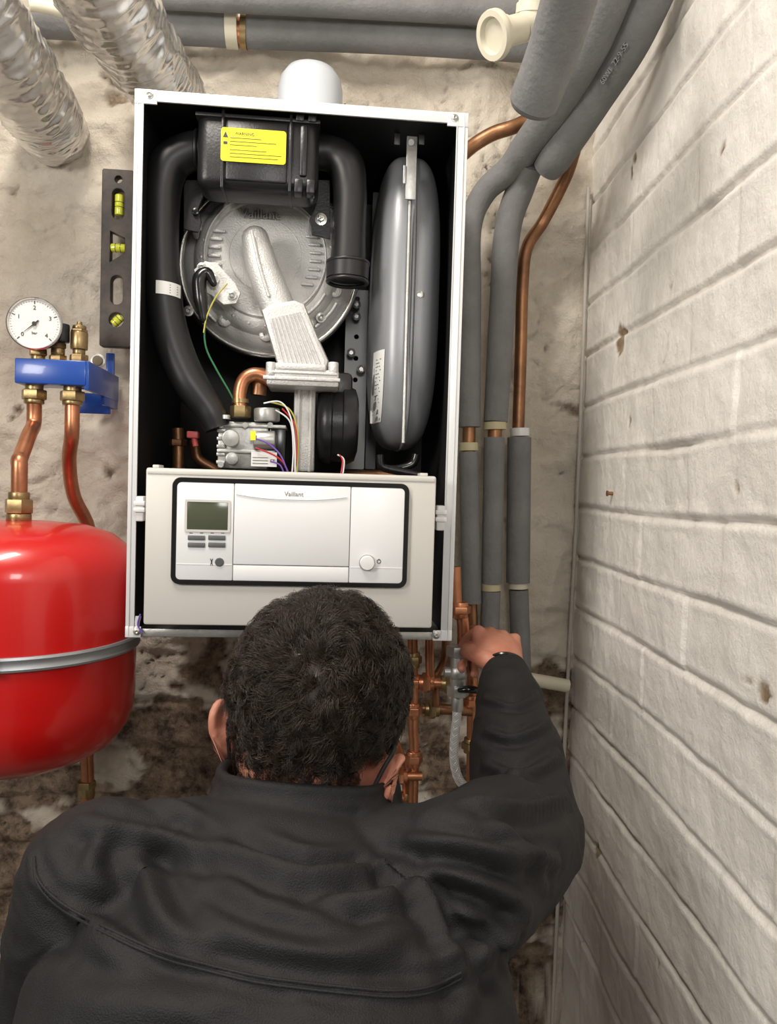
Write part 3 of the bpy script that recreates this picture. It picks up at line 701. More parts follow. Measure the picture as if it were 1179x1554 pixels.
# ------------------------------------------------------------------ grey insulated pipes
def ins(segs,lab,name='insulated_pipe',group='insulated heating pipes',n=28):
    e=empty(name,segs[0][2][0],lab,'pipe',group)
    for nm,mat,pts,rad in segs:
        G().use(mat).tube(pts,rad,n,8).make(nm,e,None)
    return e
Yh=-.055
ins([('foam_sleeve',greyins,PY([(-30,28,Yh),(150,36,Yh),(346,46,Yh)]),.0255),('foam_sleeve',greyins,PY([(374,48,Yh),(600,57,Yh),(830,72,Yh)]),.0255),('brass_ring',brass,PY([(366,47,Yh),(375,48,Yh)]),.0275),('plastic_ring',pvc,PY([(343,45,Yh),(361,46,Yh)]),.028),('copper_core',copper,PY([(340,46,Yh),(380,48,Yh)]),.02)],'horizontal grey foam insulated pipe high on the wall with plastic joint')
ins([('foam_sleeve',greyins,PY([(240,-10,Yh-.05),(520,4,Yh-.05),(860,22,Yh-.05)]),.022)],'slim horizontal grey foam insulated pipe running under the ceiling')
G().use(pvc).tube(PY([(-20,0,-.14),(60,8,-.13),(120,22,-.13)]),.010,16,6).make('plastic_pipe',label='small cream plastic pipe high on the wall beside the ducts',cat='pipe')
g=G().use(pvc)
pa,pb=P(748,54,-.36),P(800,42,-.335)
d=(pb-pa).normalized(); d=V((d.x,d.y*.9,d.z)).normalized()
g.lathe(pa,d,[(0,.004),(.020,.004),(.022,-.003),(.029,-.003),(.030,0),(.030,.006),(.027,.010),(.021,.011),(.021,.022),(.018,.024),(.018,.05),(0,.05)],40)
g.tube([P(790,44,-.335),P(806,30,-.33),P(812,-20,-.34)],[.018,.020,.021],28,6)
g.lathe(P(808,22,-.33),P(812,-20,-.34)-P(808,22,-.33),[(0,0),(.023,0),(.023,.012),(0,.012)],32)
g.make('plastic_pipe_fitting',label='cream plastic pipe elbow with a round end cap',cat='pipe fitting')
g=G().use(greyins); S=PY([(880,-60,-.56),(842,70,-.47),(810,155,-.41)])
g.tube(S,[.031,.031,.031],40,8)
sd_=(S[2]-S[1]).normalized()
g.tube([S[2],S[2]+sd_*.006,S[2]+sd_*.010],[.031,.028,.020],40,2)
ib=g.make('insulated_pipe',label='thick grey foam insulated pipe ending in a rounded cut',cat='pipe',group='insulated heating pipes')
Yp=-.085
ins([('foam_sleeve',greyins,PY([(945,-60,-.42),(900,60,-.34),(850,150,-.24),(800,222,-.15),(772,258,-.11),(735,292,Yp),(714,345,Yp),(713,450,Yp),(712,648,Yp)]),[.028,.027,.026,.025,.022,.020,.019,.019,.019]),
 ('copper_core',copper_old,PY([(712,640,Yp),(711,690,Yp)]),.011),('cable_tie',tape,PY([(711,672,Yp),(711,684,Yp)]),.0165),
 ('foam_sleeve',greyins,PY([(711,686,Yp),(716,915,Yp)]),.0165),('copper_core',copper_old,PY([(716,905,Yp),(718,960,Yp)]),.0085)],'grey foam insulated pipe bending down close to the boiler side')
sl=ins([('foam_sleeve',greyins,PY([(1010,-60,-.42),(955,60,-.34),(900,150,-.25),(848,230,-.17),(830,256,-.14)]),[.030,.030,.029,.028,.024])],'thick grey foam insulated pipe slanting down beside the brick wall')
pA=P(922,112,-.295); pB=P(955,60,-.34); xd=(pB-pA).normalized(); nrm=(CAM-pA); nrm=(nrm-xd*nrm.dot(xd)).normalized(); yd=nrm.cross(xd)
Rt=Matrix(((xd.x,yd.x,nrm.x,0),(xd.y,yd.y,nrm.y,0),(xd.z,yd.z,nrm.z,0),(0,0,0,1)))
text('60WI  22-9-55',pA.lerp(pB,.6)+nrm*.0300,.0100,foamink,'lettering',sl,R3=Rt,ext=.0035)
ins([('foam_sleeve',greyins,PY([(806,246,-.13),(790,285,Yp-.01),(770,350,Yp),(762,470,Yp),(752,640,Yp)]),[.0225,.0235,.0225,.022,.0205]),
 ('copper_core',copper_old,PY([(752,636,Yp),(750,672,Yp)]),.012),('cable_tie',tape,PY([(751,641,Yp),(751,652,Yp)]),.0195),
 ('foam_sleeve',greyins,PY([(750,664,Yp),(746,886,Yp)]),.0175),('cable_tie',tape,PY([(745,885,Yp),(745,896,Yp)]),.0165),('foam_sleeve',greyins,PY([(745,897,Yp),(741,1010,Yp)]),.0165)],'grey foam insulated pipe dropping straight down in taped sections')
Yq=-.065
G().use(copper_old).tube(PY([(872,228,-.13),(858,270,-.10),(825,335,Yq),(800,375,Yq),(793,430,Yq),(790,540,Yq),(786,660,Yq)]),.0105,22,8).make('copper_pipe',label='bare copper pipe bending out of the insulated bundle by the corner',cat='pipe')
ins([('plastic_ring',whitepl,PY([(789,650,Yq),(789,662,Yq)]),.0165),('foam_sleeve',greyins,PY([(788,664,Yq),(786,884,Yq)]),.0205),('plastic_ring',pvc,PY([(786,882,Yq),(786,893,Yq)]),.0165),('foam_sleeve',greyins,PY([(787,895,Yq),(792,1040,Yq)]),.017)],'grey foam insulated lower pipe with white end rings')
G().use(copper_old).tube(PY([(700,236,-.10),(722,218,-.10),(750,202,-.11),(786,190,-.12),(830,165,-.10)]),.0115,22,8).make('copper_pipe',label='dull copper pipe coming out behind the boiler top',cat='pipe')
G().use(M('old_white_pipe',(.50,.47,.42),.5,var=.2)).tube(PY([(893,285,-.02),(886,500,-.02),(874,800,-.02),(860,1060,-.02),(845,1400,-.02),(838,1560,-.02)]),.0034,14,4).make('corner_conduit',label='thin off-white conduit running down the wall corner',cat='conduit')
G().use(pvc).tube(PY([(800,1030,-.075),(862,1041,-.075)]),.0115,20,1).make('overflow_pipe',label='short cream plastic pipe sticking out near the corner',cat='pipe')
# ------------------------------------------------------------------ pipework under the boiler
Yu=-.20
def cop(pts,lab,r=.0075,mat=copper,Y=Yu,fit=(),floor=False):
    ps=pp(pts,Y) if len(pts[0])==2 else PY(pts)
    if floor: ps.append(V((ps[-1].x,ps[-1].y,.002)))
    g=G().use(mat).tube(ps,r,18,8)
    o=g.make('copper_pipe',label=lab,cat='pipe',group='copper pipes below the boiler')
    for (px,py,ax) in fit:
        c=P(px,py,Y); ax=V(ax); g=G().use(brass if (px+py)%2 else copper).nut(c,ax,r*1.9,.012); g.cyl(c+ax*.012,c-ax*.012,r*1.45,bev=.001); g.make('compression_nut',o,'compression nut')
    return o
cop([(626,960),(627,1100),(626,1250)],'vertical bright copper pipe below the boiler',.0078,fit=((626,1001,(0,0,1)),(626,1036,(0,0,1)),(626,1078,(0,0,1)),(627,1151,(0,0,1))),floor=True)
cop([(597,1120),(612,1160),(618,1210),(618,1260)],'short bent copper pipe with tee below the boiler',.007,fit=((619,1214,(0,0,1)),(603,1211,(1,0,0))),floor=True,Y=-.17)
cop([(628,1035),(660,1036),(692,1037)],'short horizontal copper pipe between two valves',.0085,fit=((646,1036,(1,0,0)),(680,1037,(1,0,0))))
cop([(575,1180),(600,1178),(640,1178)],'small horizontal copper branch behind the man',.007,Y=-.21,fit=((606,1178,(1,0,0)),))
cop([(640,1075),(665,1076),(716,1079)],'second horizontal copper pipe below the boiler',.0085,mat=copper_old,Y=-.155,fit=((655,1076,(1,0,0)),))
cop([(690,860),(693,925),(702,940),(703,990)],'copper pipe running down behind the boiler edge into a valve',.0095,Y=-.22,fit=((697,925,(0,0,1)),))
cop([(716,950),(717,1040),(716,1190),(716,1300)],'vertical copper pipe beside the braided hose',.0092,Y=-.15,fit=((717,1065,(0,0,1)),(716,1131,(0,0,1))),floor=True)
cop([(652,960),(652,1010),(655,1034)],'small copper drop from the boiler base',.007)
cop([(676,965),(674,1000),(662,1030),(662,1072)],'slim copper pipe joining the horizontal runs',.006,mat=copper_old,Y=-.17)
g=G().use(zinc); yv=-.235
g.cyl(P(695,982,yv),P(695,1050,yv),.012,bev=.001); g.nut(P(695,988,yv),(0,0,1),.018,.016); g.nut(P(695,1048,yv),(0,0,1),.017,.016); g.ell(P(695,1020,yv),(.015,.015,.016))
g.cyl(P(695,1020,yv),P(674,1020,yv),.008)
vv=g.make('isolating_valve',label='small chrome isolating valve on the pipe being worked on',cat='valve')
g=G().use(black_gl); g.tube([P(698,1047,-.252),P(713,1046,-.256),P(735,1050,-.25)],[(.004,.006),(.006,.008),(.004,.006)],14,5,cap='round'); g.make('valve_lever',vv,'black lever')
g=G().use(M('braid_core',(.42,.42,.41),.5,.4)); pts=pp([(694,1055),(693,1090),(689,1130),(690,1162),(699,1187),(718,1202)],yv+.005)
g.tube(pts,.0064,18,16)
dn_,_=catm([V(p) for p in pts],[(1,1)]*len(pts),36); g.use(M('braid_wire',(.62,.62,.61),.5,.55))
for hx_ in (1,-1):
    for k0 in range(10):
        prev=V((1,0,0)); hp=[]; s_=0
        for i,p_ in enumerate(dn_):
            t_=(dn_[min(i+1,len(dn_)-1)]-dn_[max(i-1,0)]).normalized(); a,b=frame(t_,prev); prev=a
            if i: s_+=(p_-dn_[i-1]).length
            q=hx_*s_/.0062+k0*2*math.pi/10; hp.append(p_+(a*math.cos(q)+b*math.sin(q))*.0064)
        g.tube(hp,.0007,5,1)
g.use(zinc).cyl(P(694,1055,yv+.005),P(694,1078,yv+.005),.0092,bev=.001)
g.make('braided_hose',label='short braided steel flexible hose curving down from valve',cat='hose')
# ------------------------------------------------------------------ PERSON
def remesh(g,vox,it,name,fac=.5):
    me=bpy.data.meshes.new(name); me.from_pydata(g.v,[],g.f)
    bm=bmesh.new(); bm.from_mesh(me); bmesh.ops.recalc_face_normals(bm,faces=bm.faces[:]); bm.to_mesh(me); bm.free()
    o=bpy.data.objects.new('tmp',me); COL.objects.link(o)
    m=o.modifiers.new('r','REMESH'); m.mode='VOXEL'; m.voxel_size=vox
    s=o.modifiers.new('s','SMOOTH'); s.factor=fac; s.iterations=it
    bpy.context.view_layer.update(); dg=bpy.context.evaluated_depsgraph_get()
    out=bpy.data.meshes.new_from_object(o.evaluated_get(dg)); bpy.data.objects.remove(o); bpy.data.meshes.remove(me); out.name=name
    return out
def setmat(me,m): me.materials.clear(); me.materials.append(m); me.polygons.foreach_set('material_index',[0]*len(me.polygons))
def co_of(me):
    n=len(me.vertices); a=np.empty(n*3); me.vertices.foreach_get('co',a); return a.reshape(-1,3)
def no_of(me):
    n=len(me.vertices); a=np.empty(n*3,dtype=np.float32); me.vertex_normals.foreach_get('vector',a); return a.reshape(-1,3).astype(float)
RS=P(690,1340,-.70); RE=P(797,1262,-.545); RW=P(768,1022,-.325)
LS=P(160,1345,-.68); LE=V((LS.x-.075,-.60,LS.z-.26)); LW=V((LS.x+.04,-.40,LE.z-.02))
HC=P(480,1078,-.578)
cx=(RS.x+LS.x)/2-.002
ncx=P(465,1225,-.60).x
NB=V((ncx,-.615,1.148))
SZ=1.150
PEL=V((cx,-.90,.74))
Rh=Matrix.Rotation(math.radians(-17),3,'Z')@Matrix.Rotation(math.radians(11),3,'Y')@Matrix.Rotation(math.radians(-10),3,'X')
def H(x,y,z): return HC+Rh@V((x,y,z))
def hand(g,wr,dr,bn,sgn,curl,sc=1.0):
    dr=dr.normalized(); s=dr.cross(bn).normalized()*sgn; n=s.cross(dr).normalized()
    if n.dot(bn)<0: n=-n
    kn=wr+dr*.084*sc
    g.tube([wr-dr*.03,wr,wr+dr*.03,wr+dr*.065,kn],[(.026,.019),(.027,.018),(.034,.018),(.040,.016),(.039,.011)],20,5,side=s,cap='round')
    for i,(of,ln) in enumerate(((.030,.95),(.010,1.05),(-.010,1.0),(-.029,.8))):
        b=wr+dr*(.084-abs(of+.0)*.12)*sc+s*of; p=b-dr*.015; pts=[p,b]; d=dr+s*of*2; d.normalize()
        for k,L in enumerate((.043,.027,.022)):
            rot=Matrix.Rotation(math.radians(curl[k])*(1 if (Matrix.Rotation(.1,3,s)@dr).dot(n)<0 else -1),3,s)
            d=rot@d; pts.append(pts[-1]+d*L*ln*sc)
        g.tube(pts,[.0095,.0103,.0088,.0084,.007],14,4,cap='round')
        g.ell(b+n*.006,(.0095,.0095,.0085))
    d=(dr*.95+s*.38-n*.45).normalized(); b=wr+dr*.018+s*.024
    p1=b+d*.040; d2=(dr*.8-s*.15-n*.7).normalized(); p2=p1+d2*.030; d3=(dr*.6-s*.5-n*.7).normalized()
    g.tube([b-d*.01,b,p1,p2,p2+d3*.022],[.013,.015,.0120,.0105,.0085],14,4,cap='round')
body=G()
body.ell(HC+Rh@V((0,-.008,.018)),(.074,.092,.088),Rh,p=2.1,n=40,m=28)
body.ell(HC+Rh@V((0,-.02,-.035)),(.064,.070,.060),Rh,p=2.1,n=32,m=24)
body.ell(HC+Rh@V((0,.030,-.050)),(.058,.062,.075),Rh,p=2.2,n=32,m=24)
body.ell(HC+Rh@V((0,.062,-.092)),(.030,.026,.022),Rh)
body.tube([H(0,.082,.015),H(0,.097,-.013),H(0,.108,-.034),H(0,.094,-.042)],[.009,.010,.0135,.008],14,4,cap='round')
for s in (-1,1):
    body.ell(H(s*.013,.094,-.036),(.009,.010,.008),Rh); body.tube([H(s*.012,.082,.024),H(s*.032,.081,.029),H(s*.052,.066,.022)],.0065,10,4,cap='round')
    body.ell(H(s*.045,.066,-.025),(.018,.018,.016),Rh)
body.tube([H(-.022,.084,-.064),H(0,.092,-.062),H(.022,.084,-.064)],.0055,10,4,cap='round'); body.tube([H(-.018,.083,-.072),H(0,.090,-.072),H(.018,.083,-.072)],.006,10,4,cap='round')
def E(s,x,y,z): return H(s*(x+(.008 if s>0 else .001)),y-(.024 if s>0 else .004),z*.92-(.022 if s>0 else .024))
for s in (-1,1):
    body.tube([E(s,.064,.008,-.026),E(s,.080,.000,-.010),E(s,.090,-.008,.006),E(s,.096,-.018,.006),E(s,.096,-.023,-.010),E(s,.089,-.019,-.030),E(s,.080,-.009,-.044),E(s,.068,.002,-.044)],[.006,.006,.0052,.005,.005,.0052,.0065,.006],10,5,cap='round')
    body.tube([E(s,.060,.006,-.010),E(s,.090,-.013,-.012)],[(.019,.005),(.017,.004)],14,3,side=Rh@V((0,0,1)),cap='round')
    body.tube([E(s,.060,.006,-.026),E(s,.084,-.012,-.030)],[(.015,.006),(.012,.005)],14,3,side=Rh@V((0,0,1)),cap='round')
body.tube([H(0,-.014,-.03),H(0,-.018,-.085),NB+V((0,.018,.03)),NB+V((0,.02,-.05))],[(.056,.062),(.054,.058),(.055,.053),(.065,.05)],28,5,side=(1,0,0),cap='round')
body.tube([PEL,PEL+V((0,.03,.14)),V((cx,-.79,1.0)),V((cx,-.70,SZ-.07)),V((cx,-.66,SZ-.035)),NB+V((0,.01,-.02))],[(.155,.11),(.145,.10),(.155,.095),(.15,.08),(.11,.06),(.055,.05)],32,6,side=(1,0,0),cap='round')
body.tube([LS,V((cx,-.655,SZ-.025)),RS],[.048,.042,.050],20,5,cap='round')
body.tube([RS,(RS+RE)/2,RE],[.050,.046,.041],20,5,cap='round'); body.tube([RE,RE.lerp(RW,.35),RW],[.041,.039,.027],20,5,cap='round')
body.tube([LS,(LS+LE)/2,LE],[.048,.046,.041],20,5,cap='round'); body.tube([LE,LE.lerp(LW,.35),LW],[.041,.039,.027],20,5,cap='round')
hand(body,RW,(P(750,962,-.250)-RW),V((.25,-.7,.7)),-1,(62,66,45),.95)
hand(body,LW,V((.5,.8,.1)),V((-.3,-.1,.9)),1,(25,30,20))
legs=[]
for s in (-1,1):
    hip=PEL+V((s*.095,0,-.02)); kn=V((cx+s*.15,-.52,.50)); an=V((cx+s*.14,-.80,.10))
    legs.append((hip,kn,an))
    body.tube([hip,hip.lerp(kn,.5),kn],[.082,.074,.055],24,5,cap='round'); body.tube([kn,kn.lerp(an,.35),an],[.053,.054,.036],24,5,cap='round')
    body.tube([an,an+V((0,.05,-.055)),an+V((0,.13,-.07))],[(.035,.035),(.038,.03),(.04,.018)],18,4,side=(1,0,0),cap='round')
bme=remesh(body,.0028,2,'person')
# ---- jacket mesh
jk=G()
jk.tube([PEL+V((0,.0,-.05)),PEL+V((0,.02,.10)),V((cx,-.80,1.0)),V((cx,-.735,SZ-.07)),V((cx,-.68,SZ-.026)),NB+V((0,.005,.0))],[(.185,.14),(.18,.135),(.200,.14),(.200,.130),(.140,.090),(.076,.066)],40,8,side=(1,0,0),cap='round')
jk.tube([LS,V((LS.x*.6+cx*.4,-.665,LS.z*.6+SZ*.4+.002)),V((cx,-.64,SZ-.008)),V((RS.x*.6+cx*.4,-.672,RS.z-.004)),RS],[.075,.062,.055,.062,.070],24,6,cap='round')
jk.tube([RS,RS.lerp(RE,.5),RE],[.074,.070,.064],28,6,cap='round'); jk.tube([RE,RE.lerp(RW,.35),RE.lerp(RW,.75),RE.lerp(RW,.94)],[.064,.058,.045,.037],28,6,cap='round')
jk.tube([LS,LS.lerp(LE,.5),LE],[.075,.070,.062],28,6,cap='round'); jk.tube([LE,LE.lerp(LW,.4),LE.lerp(LW,.92)],[.060,.054,.038],28,6,cap='round')
# soft-shell stand collar: wall + rolled folds round the neck
cn=V((.05,.16,1)).normalized(); cc=V((ncx,-.606,1.190))
a_,b_=frame(cn,V((1,0,0)))
def ring(c,rx,ry,wob=0,ph=.6): return [c+a_*math.cos(2*math.pi*k/32)*rx+b_*math.sin(2*math.pi*k/32)*ry+cn*wob*math.sin(6*math.pi*k/32+ph) for k in range(33)]
jk.tube(ring(cc+cn*.020,.086,.078,.002),.0062,12,2)
jk.tube(ring(cc+cn*.009,.088,.080,.002),.0068,12,2)
jk.tube(ring(cc-cn*.002,.090,.082,.003),.0072,12,2)
jk.tube(ring(cc-cn*.013,.092,.085,.003),.0080,12,2)
jk.tube(ring(cc-cn*.034,.110,.100,.009,1.4),.0120,12,2)
jk.tube(ring(cc-cn*.058,.138,.116,.008,2.6),.0130,12,2)
me=remesh(jk,.0034,2,'jacket')
co=co_of(me); no=no_of(me)
bvh=BVHTree.FromPolygons([V(v) for v in co],[tuple(p.vertices) for p in me.polygons])
def hit(px,py):
    d=ray(px,py).normalized(); h=bvh.ray_cast(CAM,d)
    return h[0]
def polyhits(pts,n=10):
    cp_,_=catm([V((a,b,0)) for a,b in pts],[(1,1)]*len(pts),n)
    out=[]
    for q in cp_:
        h=hit(q.x,q.y)
        if h: out.append(np.array(h))
    return np.array(out) if out else None
SEAM=[(52,1300),(58,1335),(95,1372),(170,1412),(240,1443),(310,1463),(380,1480),(440,1489),(520,1498),(600,1504),(655,1497),(700,1476)]
FOLDS=[([(120,1245),(230,1268),(340,1300),(440,1350)],.0120,.009),([(205,1285),(222,1335),(250,1400),(300,1440)],.0095,.009),([(290,1250),(380,1300),(470,1330),(610,1306)],.0120,.008),
([(330,1325),(400,1370),(520,1400)],.0095,.009),([(560,1300),(615,1340),(665,1395),(695,1470)],.0120,.009),([(600,1276),(690,1282),(770,1298),(845,1308)],.0105,.0075),
([(615,1314),(720,1338),(800,1378)],.0105,.008),([(640,1360),(710,1385),(770,1420)],.0085,.008),([(715,1216),(780,1230),(860,1208)],.0095,.0075),([(735,1160),(790,1176),(850,1146)],.008,.0065),([(738,1110),(780,1121),(834,1096)],.007,.0055),([(735,1060),(780,1073),(817,1053)],.0055,.005),
([(320,1385),(420,1434),(520,1446),(600,1424)],.0085,.011),([(110,1320),(132,1400),(200,1455)],.008,.010),([(755,1250),(800,1290),(832,1345)],.008,.008),([(215,1210),(285,1228),(350,1262)],.0095,.0075),([(640,1462),(740,1442),(805,1393)],.0095,.009),([(700,1400),(722,1460),(700,1530)],.009,.009),([(480,1355),(560,1366),(640,1352)],.008,.008),([(155,1265),(140,1310),(160,1370)],.007,.008),([(400,1262),(470,1292),(560,1286)],.008,.007),([(100,1510),(230,1530),(360,1515)],.006,.013),(SEAM,.0030,.005)]
disp=np.zeros(len(co))
for pts,amp,wd in FOLDS:
    h=polyhits(pts,14)
    if h is None: continue
    d2=np.full(len(co),9.0); ti=np.zeros(len(co))
    for k_,q_ in enumerate(h):
        dq=((co-q_)**2).sum(1); m_=dq<d2; d2[m_]=dq[m_]; ti[m_]=k_/max(1,len(h)-1)
    d=np.sqrt(d2); mod=.3+.7*np.sin(np.pi*np.clip(ti,0,1)) if pts is not SEAM else 1.0
    disp+=mod*(amp*np.exp(-(d/wd)**2)-amp*.6*np.exp(-((d-wd*1.9)/wd)**2))
def wr(c):
    v=V(c); w_=noise.noise_vector(v*6)*.05; q1=V(((v.x+w_.x)*7,(v.y+w_.y)*7,(v.z+w_.z)*16)); q2=V(((v.x+w_.y)*18,v.y*14,(v.z+w_.x)*30))
    return .0028*(1-abs(noise.noise(q1)))**5+.0014*(1-abs(noise.noise(q2)))**5+.003*noise.noise(v*7)-.001
nzv=np.array([wr(c) for c in co])
dn=np.sqrt(((co-np.array(cc))**2).sum(1)); att=np.clip((dn-.100)/.05,.12,1)
co2=co+no*((disp+nzv)*att)[:,None]
me.vertices.foreach_set('co',co2.ravel()); me.update()
setmat(me,jacketm); fin(me,180)
bvh=BVHTree.FromPolygons([V(v) for v in co2],[tuple(p.vertices) for p in me.polygons])
# keep the body inside the jacket
bc=co_of(bme); HCn=np.array(HC); RWn=np.array(RW); LWn=np.array(LW)
dirR=np.array((RW-RE).normalized()); dirL=np.array((LW-LE).normalized())
def cand(p):
    if p[2]>NB.z+.028: return False if np.linalg.norm(p[:2]-np.array((ncx,-.60)))<.10 or p[2]>1.24 else True
    return p[2]>.78
for i in range(len(bc)):
    p=bc[i]
    if not cand(p) or (p-RWn).dot(dirR)>-.020 and np.linalg.norm(p-RWn)<.25 or (p-LWn).dot(dirL)>-.03 and np.linalg.norm(p-LWn)<.25: continue
    loc,nrm,_,dist=bvh.find_nearest(V(p))
    if loc is None: continue
    sd=(V(p)-loc).dot(nrm)
    if sd>-.005: bc[i]=np.array(loc-nrm*.007)
bme.vertices.foreach_set('co',bc.ravel()); bme.update(); setmat(bme,skin); fin(bme,180)
person=place(bme,'person',None,'person crouching in a charcoal jacket reaching to valves under the boiler','person',origin=(cx,-.75,0.0))
jacket=place(me,'jacket',person,'charcoal soft-shell jacket with folds')
for off in (0,9):
    hs=[V(h) for h in polyhits([(a,b+off) for a,b in SEAM],6)]
    sm=[hs[0]]+[(hs[i-1]+hs[i]*2+hs[i+1])/4 for i in range(1,len(hs)-1)]+[hs[-1]]
    G().use(jacketm).tube(sm,.0013,8,2).make('seam_stitching',jacket,'fine raised seam line')
for s in (-1,1):
    G().use(M('eye_white',(.7,.68,.65),.2)).ell(H(s*.032,.076,.005),(.011,.010,.009),Rh,n=20,m=14).use(M('iris',(.05,.03,.02),.2)).ell(H(s*.032,.085,.005),(.005,.0028,.005),Rh,n=16,m=10).make('eye',person)
g=G().use(M('mask_black',(.012,.012,.013),.7))
vs=[];fs=[];nu,nv=17,9
for j in range(nv):
    for i in range(nu):
        a=math.radians(-75+150*i/(nu-1)); zz_=-.016-.088*j/(nv-1); b_=1-.25*abs(j/(nv-1)-.45)
        vs.append(H(math.sin(a)*.072*b_,.012+math.cos(a)*.106*(1 if abs(i-8)<5 else .96)*b_,zz_))
for j in range(nv-1):
    for i in range(nu-1): fs.append((j*nu+i,j*nu+i+1,(j+1)*nu+i+1,(j+1)*nu+i))
g.add(vs,fs)
for s in (-1,1):
    g.tube([H(s*.076,.035,-.025),E(s,.080,.008,.014),E(s,.084,-.010,.012),E(s,.080,-.018,-.004),E(s,.075,-.018,-.028),E(s,.070,-.008,-.054),H(s*.066,.014,-.105)],.0022,8,6)
g.make('face_mask',person,'black face mask with ear loops')
d=(RW-RE).normalized(); G().use(black_gl).torus(RW+d*.012,d+V((.1,0,.1)),.0275,.0028,32,8).make('wrist_band',person,'thin black wristband')
tr=G(); tr.tube([PEL+V((0,0,-.07)),PEL+V((0,0,.04))],[(.17,.13),(.17,.125)],32,3,side=(1,0,0),cap='round')
for hip,kn,an in legs:
    tr.tube([hip,hip.lerp(kn,.5),kn],[.098,.088,.070],24,5,cap='round'); tr.tube([kn,kn.lerp(an,.4),an+V((0,0,.0))],[.070,.066,.056],24,5,cap='round')
me=remesh(tr,.007,5,'trousers'); co=co_of(me);no=no_of(me); co2=co+no*np.array([noise.noise(V(c)*14)*.006 for c in co])[:,None]; me.vertices.foreach_set('co',co2.ravel()); setmat(me,trous); fin(me,180); place(me,'trousers',person,'black work trousers')
for hip,kn,an in legs:
    b=G(); b.tube([an+V((0,0,.05)),an+V((0,0,-.03)),an+V((0,.0,-.055))],[.050,.052,.050],24,4); b.tube([an+V((0,-.045,-.060)),an+V((0,.06,-.060)),an+V((0,.15,-.068))],[(.042,.030),(.048,.032),(.048,.026)],24,6,side=(1,0,0),cap='round')
    me=remesh(b,.005,4,'boot'); setmat(me,leather); co=co_of(me); co[:,2]=np.maximum(co[:,2],.001); me.vertices.foreach_set('co',co.ravel()); fin(me,180); place(me,'boot',person,'dark leather work boot')
# ---- hair
rng=np.random.RandomState(7)
Rm=np.array(Rh)
CR=np.array((.083,.098,.095)); CO=np.array((0,-.010,.020))
def shape(d):
    zf=d*CR+CO
    if zf[1]<.01:
        t=max(0,-zf[2]-.0)/.07
        zf=zf*np.array((1-.10*t,1-.05*t,1+.58*min(1,t)))
    return zf
def hairmask(p):
    x,y,z=p
    if y<-.050: lim=-.135+max(0,abs(x)-.045)*1.2
    elif y<-.025: lim=-.120+max(0,abs(x)-.035)*.6 if abs(x)<.058 else -.014
    elif y<.02: lim=-.010
    else: lim=.012+(y-.02)*.75
    return z>lim
g=G().use(hairm)
n_,m_=90,60; vs=[];keep={}
for i in range(m_+1):
    th=math.pi*i/m_
    for k in range(n_):
        ph=2*math.pi*k/n_; d=np.array((math.sin(th)*math.cos(ph),math.sin(th)*math.sin(ph),math.cos(th)))
        zf=shape(d)
        nn_=fbm(V(zf)*30,3); r=1+.04*nn_
        p=CO+(zf-CO)*r; keep[(i,k)]=hairmask(zf); vs.append(tuple(HCn+Rm@p))
fs=[(i*n_+k,(i+1)*n_+k,(i+1)*n_+(k+1)%n_,i*n_+(k+1)%n_) for i in range(m_) for k in range(n_) if keep[(i,k)] and keep[(i+1,k)] and keep[(i,(k+1)%n_)]]
g.add(vs,fs)
locks=[]
while len(locks)<2000:
    d=rng.normal(size=3); d/=np.linalg.norm(d); zf=shape(d)
    if not hairmask(zf): continue
    n0=d/CR; n0/=np.linalg.norm(n0)
    fl=np.array(noise.noise_vector(V(zf)*18))*1.4+rng.normal(size=3)*.5+np.array((0,-.1,-.3)); fl-=n0*fl.dot(n0); fl/=np.linalg.norm(fl)+1e-6
    L0=.016+.008*rng.rand()+(.004 if zf[2]>.05 else -.005 if zf[2]<-.03 else 0)
    if zf[2]<-.075: L0*=.7
    locks.append((d,fl,L0,rng.rand()*6.28,rng.rand()))
LD=np.array([l[0] for l in locks])
NS=42000; cnt=0; allv=[];allf=[]; K=7; ks=np.arange(K)/(K-1)
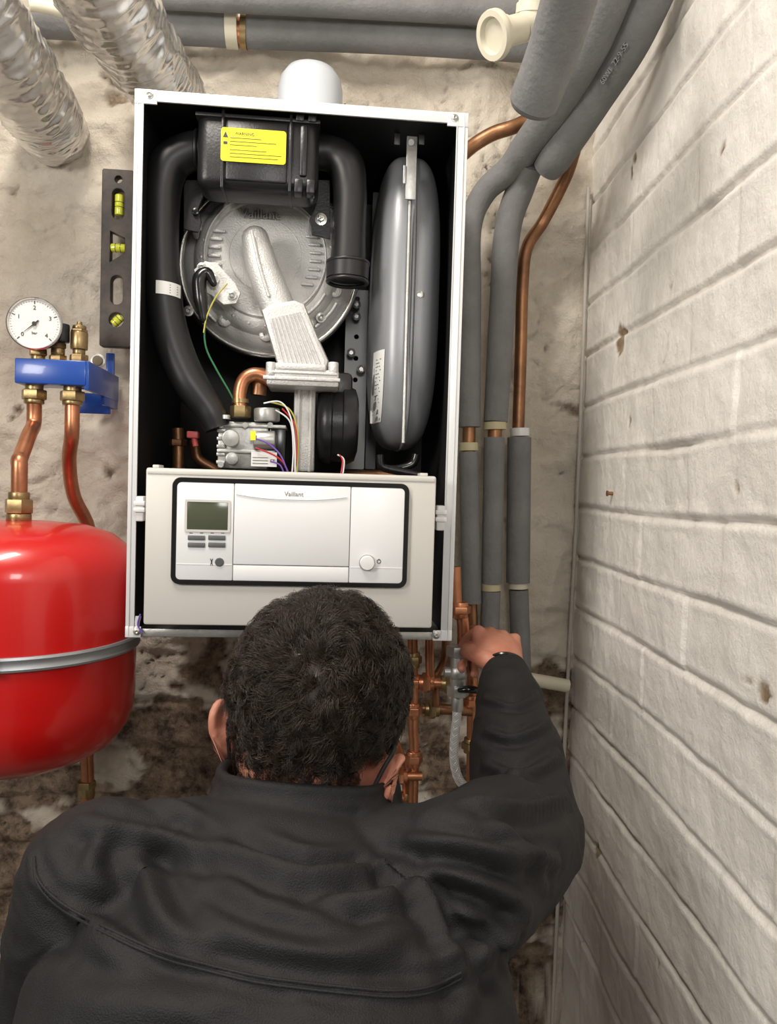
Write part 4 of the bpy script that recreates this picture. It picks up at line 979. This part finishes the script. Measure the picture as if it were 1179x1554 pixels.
while cnt<NS:
    d=rng.normal(size=3); d/=np.linalg.norm(d); zf=shape(d)
    if not hairmask(zf): continue
    n0=d/CR; n0/=np.linalg.norm(n0)
    li=int(np.argmax(LD@d)); ld,fl,L,ph,rr_=locks[li]
    sw=fl+rng.normal(size=3)*.32; sw-=n0*sw.dot(n0); sw/=np.linalg.norm(sw)+1e-6
    bi=np.cross(n0,sw); L=L*(.8+.4*rng.rand()); tip=(shape(ld)-zf)*.32
    cr=.0022+.0016*rr_; t=ks; a=ph+t*(3.4+2*rr_)
    pts=zf+np.outer(L*(t*.78-.42*t*t),n0)+np.outer(L*t*.8,sw)+np.outer(t*t,tip)+(np.outer(np.cos(a)-math.cos(ph),bi)+np.outer((np.sin(a)-math.sin(ph))*.6,n0))*cr
    tn=np.gradient(pts,axis=0); tn/=np.linalg.norm(tn,axis=1)[:,None]+1e-9
    s1=np.cross(tn,n0+.01); s1/=np.linalg.norm(s1,axis=1)[:,None]+1e-9; s2=np.cross(tn,s1); rr=(.00034*(1-.65*t))[:,None]
    base=len(allv)
    tri_=[pts+(s1*math.cos(q_*2.094)+s2*math.sin(q_*2.094))*rr for q_ in range(3)]
    W=np.stack(tri_,1).reshape(-1,3)@Rm.T+HCn
    allv+=W.tolist()
    for k in range(K-1):
        b0=base+k*3
        allf+=[(b0,b0+1,b0+4,b0+3),(b0+1,b0+2,b0+5,b0+4),(b0+2,b0,b0+3,b0+5)]
    cnt+=1
g.add(allv,allf)
me=bpy.data.meshes.new('hair'); me.from_pydata(g.v,[],g.f); me.materials.append(hairm); fin(me,180)
place(me,'hair',person,'short tousled dark brown hair')
# ------------------------------------------------------------------ lights
def area(name,loc,tgt,size,power,col,sy=None):
    l=bpy.data.lights.new(name,'AREA'); l.energy=power; l.color=col; l.size=size
    if sy: l.shape='RECTANGLE'; l.size_y=sy
    o=bpy.data.objects.new(name,l); COL.objects.link(o); o.location=loc
    o.rotation_euler=(V(tgt)-V(loc)).to_track_quat('-Z','Y').to_euler(); return o
area('ceiling_lamp',(-.36,-.80,2.62),(.08,-.2,1.2),.18,19,(1,.935,.85),.6)
area('room_lamp',(-1.25,-1.6,1.95),(.35,-.3,1.5),.45,16.5,(1,.945,.87))
area('front_fill',(.10,-1.75,1.95),(.1,-.2,1.4),.25,4.5,(1,.97,.93))  # added frontal fill behind the camera, not a fixture of the room
w=bpy.data.worlds.new('world'); scene.world=w; w.use_nodes=True
w.node_tree.nodes['Background'].inputs[0].default_value=(1,.95,.88,1); w.node_tree.nodes['Background'].inputs[1].default_value=.17
